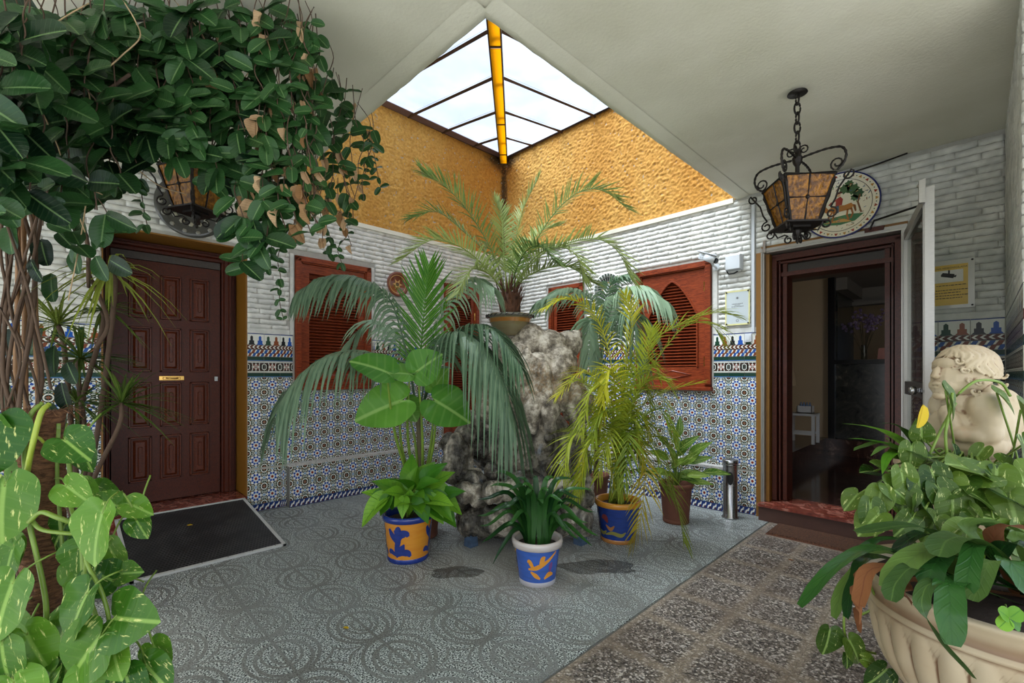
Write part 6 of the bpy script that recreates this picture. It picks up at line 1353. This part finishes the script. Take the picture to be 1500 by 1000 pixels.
PL = [(6, 712, 95, .175, 1.45), (96, 645, 40, .115, 1.5), (150, 752, 100, .165, 1.42), (190, 738, 15, .085, 1.55), (205, 748, 70, .07, 1.6), (200, 762, 60, .07, 1.55), (170, 740, 200, .09, 1.6), (98, 712, 35, .10, 1.5), (18, 855, 95, .165, 1.42), (128, 870, 105, .15, 1.42), (172, 905, -10, .15, 1.42), (145, 935, 125, .165, 1.40), (165, 942, 60, .12, 1.42), (225, 945, 40, .09, 1.5), (215, 975, 30, .12, 1.45), (120, 800, 95, .10, 1.52), (135, 845, 120, .09, 1.5), (40, 930, 60, .14, 1.45), (3, 945, 80, .12, 1.4), (2, 640, 240, .13, 1.5), (-5, 620, 75, .16, 1.48), (20, 800, 100, .11, 1.5),
      (165, 850, 200, .10, 1.55), (180, 840, 350, .09, 1.55), (100, 905, 95, .13, 1.52), (20, 905, 100, .12, 1.52), (75, 985, 120, .14, 1.45), (130, 985, 80, .13, 1.42), (185, 990, 60, .12, 1.42), (2, 790, 80, .13, 1.5), (115, 715, 30, .10, 1.6), (95, 770, 110, .10, 1.6), (120, 650, 60, .11, 1.62), (20, 1000, 70, .15, 1.4), (205, 880, 75, .09, 1.6), (160, 800, 60, .10, 1.6), (140, 720, 20, .09, 1.65), (108, 830, 70, .09, 1.55), (100, 960, 75, .12, 1.5), (5, 700, 60, .13, 1.55)]
for px, py, ang, sz, d_ in PL:
    a = math.radians(ang + ru(-8, 8)); p = P(px, py, d_); dn = RIGHT * math.cos(a) - UPV * math.sin(a) + OUT * ru(0, .35); LP.put(PO, p, dn, OUT + UPV * ru(.3, .8) + RIGHT * ru(-.4, .4), sz * ru(.95, 1.05))
    s0 = p - dn * .07 + jit(.05) - OUT * .05; st.tube([x_ - po for x_ in smooth_path([s0, s0.lerp(p, .6) + UPV * .015, p], 4)], .0032, 5)
st.build('leaf_stalks', M_STEM, PO, True)['kind'] = 'stuff'

# ================================================================ foreground plants on the right: pothos in the planter, strap leaves in the urn
UP_ = V((bb.x, bb.y, .965)); PT = thing('pothos_plant', 'bushy variegated pothos spilling around the cherub bust', 'plant', UP_)
LP2 = LeafKind('heart', M_POTH2, 6, W=.72, droop=.2, fold=.14, wave=.02); st = MB(); random.seed(9)
UL = [(1385, 572, 70, .13, 1.62), (1460, 575, 60, .11, 1.75), (1495, 600, 80, .15, 1.6), (1442, 662, 170, .15, 1.5), (1470, 648, 20, .13, 1.55), (1455, 665, 60, .13, 1.5), (1320, 690, 75, .09, 1.5), (1345, 700, 100, .10, 1.5), (1375, 715, 80, .12, 1.48), (1405, 700, 160, .12, 1.5), (1425, 690, 200, .13, 1.52), (1385, 680, 190, .11, 1.55), (1360, 670, 210, .10, 1.6), (1335, 655, 110, .09, 1.6), (1450, 715, 20, .15, 1.48), (1480, 735, 100, .15, 1.45), (1430, 740, 60, .12, 1.45), (1410, 745, 120, .11, 1.45),
      (1345, 735, 95, .11, 1.48), (1355, 745, 60, .10, 1.46), (1300, 710, 50, .10, 1.5), (1290, 720, 120, .10, 1.5), (1275, 740, 90, .10, 1.48), (1310, 735, 30, .10, 1.5), (1255, 725, 130, .07, 1.6), (1415, 775, 150, .12, 1.4), (1455, 760, 200, .12, 1.42), (1470, 780, 40, .11, 1.4), (1490, 690, 60, .13, 1.5), (1440, 625, 120, .09, 1.7), (1415, 655, 200, .10, 1.62), (1380, 650, 230, .09, 1.65), (1350, 640, 250, .08, 1.65), (1325, 670, 200, .08, 1.65), (1300, 690, 220, .08, 1.62), (1395, 730, 100, .12, 1.46), (1420, 720, 40, .10, 1.46), (1500, 780, 100, .13, 1.4), (1370, 760, 120, .09, 1.45), (1335, 760, 140, .09, 1.45),
      (1285, 755, 150, .09, 1.46), (1500, 650, 70, .14, 1.55), (1460, 690, 110, .12, 1.5), (1310, 660, 240, .07, 1.7), (1280, 690, 190, .07, 1.65), (1400, 640, 260, .08, 1.7), (1430, 790, 90, .10, 1.38), (1325, 715, 100, .10, 1.5), (1365, 690, 70, .10, 1.5), (1390, 700, 110, .10, 1.5)]
for px, py, ang, sz, d_ in UL:
    if 1365 < px < 1485 and 610 < py < 690: py += 32; sz *= .85
    a = math.radians(ang + ru(-12, 12)); p = P(px, py, d_); dn = RIGHT * math.cos(a) - UPV * math.sin(a) + OUT * ru(.0, .4); LP2.put(PT, p, dn, OUT * .6 + UPV * ru(.7, 1.4) + RIGHT * ru(-.5, .5), sz * ru(.85, 1.02))
    hd = V((p.x - UP_.x, p.y - UP_.y, 0)).normalized(); c_ = UP_ + hd * ru(.17, .19); rim = UP_ + hd * .265 + V((0, 0, ru(.05, .09))); st.tube([x_ - UP_ for x_ in smooth_path([c_, UP_ + hd * .205 + V((0, 0, .06)), rim, p] if (p - UP_).length > .34 else [c_, c_.lerp(p, .5) + UPV * .05, p], 5)], .0035, 5)
for px, py, ang, sz, d_ in ((1215, 925, 100, .085, 1.5), (1245, 940, 60, .09, 1.48), (1240, 960, 80, .05, 1.48), (1265, 965, 20, .05, 1.48), (1296, 982, 135, .08, 1.46)):
    a = math.radians(ang); LP2.put(PT, P(px, py, d_), RIGHT * math.cos(a) - UPV * math.sin(a), OUT + UPV * .4, sz)
for pts in ([(1300, 760, 1.5), (1255, 830, 1.52), (1238, 890, 1.5), (1240, 935, 1.5), (1268, 953, 1.52), (1283, 957, 1.52)], [(1272, 850, 1.42), (1284, 885, 1.47), (1262, 900, 1.5)]): st.tube([p - UP_ for p in smooth_path(PP(pts), 5)], .004, 5)
for pts in ([(1392, 700, 1.62), (1385, 640, 1.62), (1392, 600, 1.62), (1395, 575, 1.62)], [(1360, 670, 1.62), (1378, 630, 1.64), (1400, 590, 1.66)], [(1400, 580, 1.68), (1430, 558, 1.68), (1465, 560, 1.7), (1480, 580, 1.7)]): st.tube([p - UP_ for p in smooth_path(PP(pts), 5)], .005, 6)
st.build('trailing_stems', M_STEM, PT, True)['kind'] = 'stuff'
LY = LeafKind('ovate', M_YELL, 1, W=.5, droop=.1, fold=.2, wave=.01); LY.put(PT, P(1352, 592, 1.62), RIGHT * -.15 - UPV, OUT + RIGHT * .2, .085, 'yellow_leaf')
ut = V((ul.x, ul.y, .715)); SU = thing('strap_leaf_plant', 'old strap leaved plant with scorched tips filling the stone urn', 'plant', ut)
blunt = lambda q: min(1, .55 + q * 1.6) * (1 if q < .9 else max(.25, 1 - (q - .9) * 5))
for pts, w_, m_ in (([(1410, 850, 1.36), (1380, 790, 1.32), (1330, 770, 1.28), (1256, 780, 1.25)], .075, M_CLIV2), ([(1415, 850, 1.34), (1390, 805, 1.22), (1340, 815, 1.15), (1298, 862, 1.12)], .09, M_CLIV2), ([(1370, 850, 1.34), (1300, 805, 1.3), (1230, 825, 1.3), (1172, 888, 1.3)], .07, M_CLIV), ([(1370, 850, 1.35), (1290, 808, 1.35), (1240, 850, 1.38), (1222, 905, 1.38)], .06, M_CLIV2), ([(1360, 850, 1.33), (1280, 815, 1.3), (1248, 860, 1.3), (1240, 905, 1.3)], .055, M_CLIV),
                    ([(1370, 850, 1.3), (1290, 830, 1.24), (1262, 870, 1.22), (1258, 915, 1.22)], .06, M_BROWNL), ([(1365, 850, 1.32), (1275, 835, 1.27), (1254, 880, 1.27), (1258, 925, 1.27)], .04, M_BROWNL), ([(1420, 850, 1.3), (1350, 830, 1.15), (1315, 850, 1.10), (1305, 880, 1.08)], .06, M_CLIV2), ([(1430, 850, 1.28), (1385, 850, 1.1), (1350, 880, 1.04), (1375, 935, 1.02), (1425, 992, 1.02)], .045, M_CLIV2), ([(1440, 855, 1.28), (1405, 850, 1.1), (1392, 885, 1.02), (1395, 945, 1.0)], .075, M_CLIV),
                    ([(1430, 850, 1.3), (1400, 815, 1.2), (1370, 825, 1.12), (1358, 860, 1.08)], .075, M_CLIV), ([(1450, 850, 1.3), (1430, 795, 1.2), (1390, 790, 1.15), (1375, 815, 1.1)], .09, M_CLIV2), ([(1450, 850, 1.3), (1470, 800, 1.25), (1500, 800, 1.2), (1530, 830, 1.18)], .07, M_CLIV), ([(1450, 850, 1.3), (1480, 820, 1.15), (1505, 860, 1.08), (1530, 890, 1.05)], .075, M_CLIV), ([(1445, 850, 1.3), (1440, 800, 1.2), (1420, 830, 1.1), (1415, 870, 1.06)], .06, M_CLIV),
                    ([(1430, 850, 1.34), (1420, 780, 1.35), (1460, 765, 1.35), (1510, 790, 1.35)], .06, M_CLIV2), ([(1400, 850, 1.38), (1350, 800, 1.42), (1290, 790, 1.45), (1250, 815, 1.45)], .05, M_CLIV), ([(1400, 850, 1.36), (1340, 850, 1.2), (1320, 860, 1.12), (1335, 885, 1.1)], .06, M_BROWNL), ([(1450, 850, 1.34), (1455, 790, 1.3), (1475, 770, 1.25), (1500, 775, 1.2)], .06, M_BROWNL), ([(1410, 850, 1.4), (1370, 790, 1.36), (1340, 785, 1.34), (1310, 810, 1.32)], .055, M_CLIV),
                    ([(1440, 850, 1.3), (1450, 820, 1.15), (1440, 845, 1.08), (1425, 880, 1.04)], .055, M_CLIV2), ([(1460, 850, 1.3), (1490, 790, 1.3), (1530, 790, 1.3)], .06, M_CLIV2)):
    q = PP(pts); q[0] = ut + V((ru(-.12, .12), ru(-.12, .12), -.01)) if pts[0][0] > 1380 else q[0].lerp(ut, .6); shift(strap(MB(), smooth_path(q, 6), w_ * .72, None, blunt, .18), ut).build('leaf', m_, SU, True)
SB = thing('spider_lily', 'slim arching strap leaves rising behind the urn before the doorway', 'plant', (UP_.x - .12, UP_.y - .03, .965)); so_ = V(SB.location)
for pts, w_ in (([(1350, 690, 1.75), (1310, 640, 1.7), (1270, 625, 1.65), (1233, 620, 1.6)], .045), ([(1350, 690, 1.75), (1310, 655, 1.68), (1275, 645, 1.6), (1242, 642, 1.55)], .045), ([(1350, 690, 1.75), (1320, 660, 1.66), (1295, 655, 1.6), (1275, 668, 1.55)], .04), ([(1355, 690, 1.75), (1325, 665, 1.66), (1302, 668, 1.6), (1292, 695, 1.56)], .05), ([(1350, 690, 1.75), (1335, 640, 1.72), (1310, 622, 1.7), (1288, 620, 1.7)], .035), ([(1355, 690, 1.75), (1345, 650, 1.72), (1340, 630, 1.7), (1342, 612, 1.7)], .035), ([(1350, 690, 1.74), (1300, 650, 1.66), (1262, 655, 1.6), (1250, 660, 1.58)], .035)):
    q = PP(pts); q[0] = so_.copy(); shift(strap(MB(), smooth_path(q, 6), w_, None, None, .2), so_).build('leaf', M_SPATH if w_ > .04 else M_CLIV2, SB, True)
# small clover sprig at the urn rim
cl_ = thing('clover_sprig', 'small four leaved clover sprig at the rim of the stone urn', 'plant', P(1478, 905, 1.02)); co = V(cl_.location); LC = LeafKind('ovate', M_SPATH, 2, W=.9, droop=.1, fold=.1, wave=.01)
for k in range(4): a = PI / 4 + k * PI / 2; LC.put(cl_, co, RIGHT * math.cos(a) + UPV * math.sin(a) * .8 + OUT * .1, OUT + UPV * .6, .032)
MB().tube([(0, 0, 0), ut.lerp(co, .55) - co], .002, 5).build('stalk', M_STEM, cl_)
# fallen leaves on the floor
for lab, px, py, m_ in (('small yellow fallen leaf on the patterned tiles', 503, 919, M_YELL), ('small orange fallen leaf on the brown aggregate tiles', 1154, 820, M_BROWNL)):
    dd = 673 * EYE / (py - HZ); p = P(px, py, dd); p.z = .004; o_ = tag(leaf_mesh('ovate', m_, W=.55, droop=.05, fold=.1, wave=.02)[0].build('fallen_leaf', m_, None, True), lab, 'leaf'); o_.matrix_world = orient(p, V((1, .4, .02)), UPV, .035)
p = V((.45, -4.0, .117)); o_ = tag(leaf_mesh('ovate', M_YELL, W=.55, droop=.05, fold=.1, wave=.02)[0].build('fallen_leaf', M_YELL, None, True), 'small yellow fallen leaf on the rubber ramp mat', 'leaf'); o_.matrix_world = orient(p, V((.3, 1, .0)), UPV + V((.14, 0, 0)), .04)
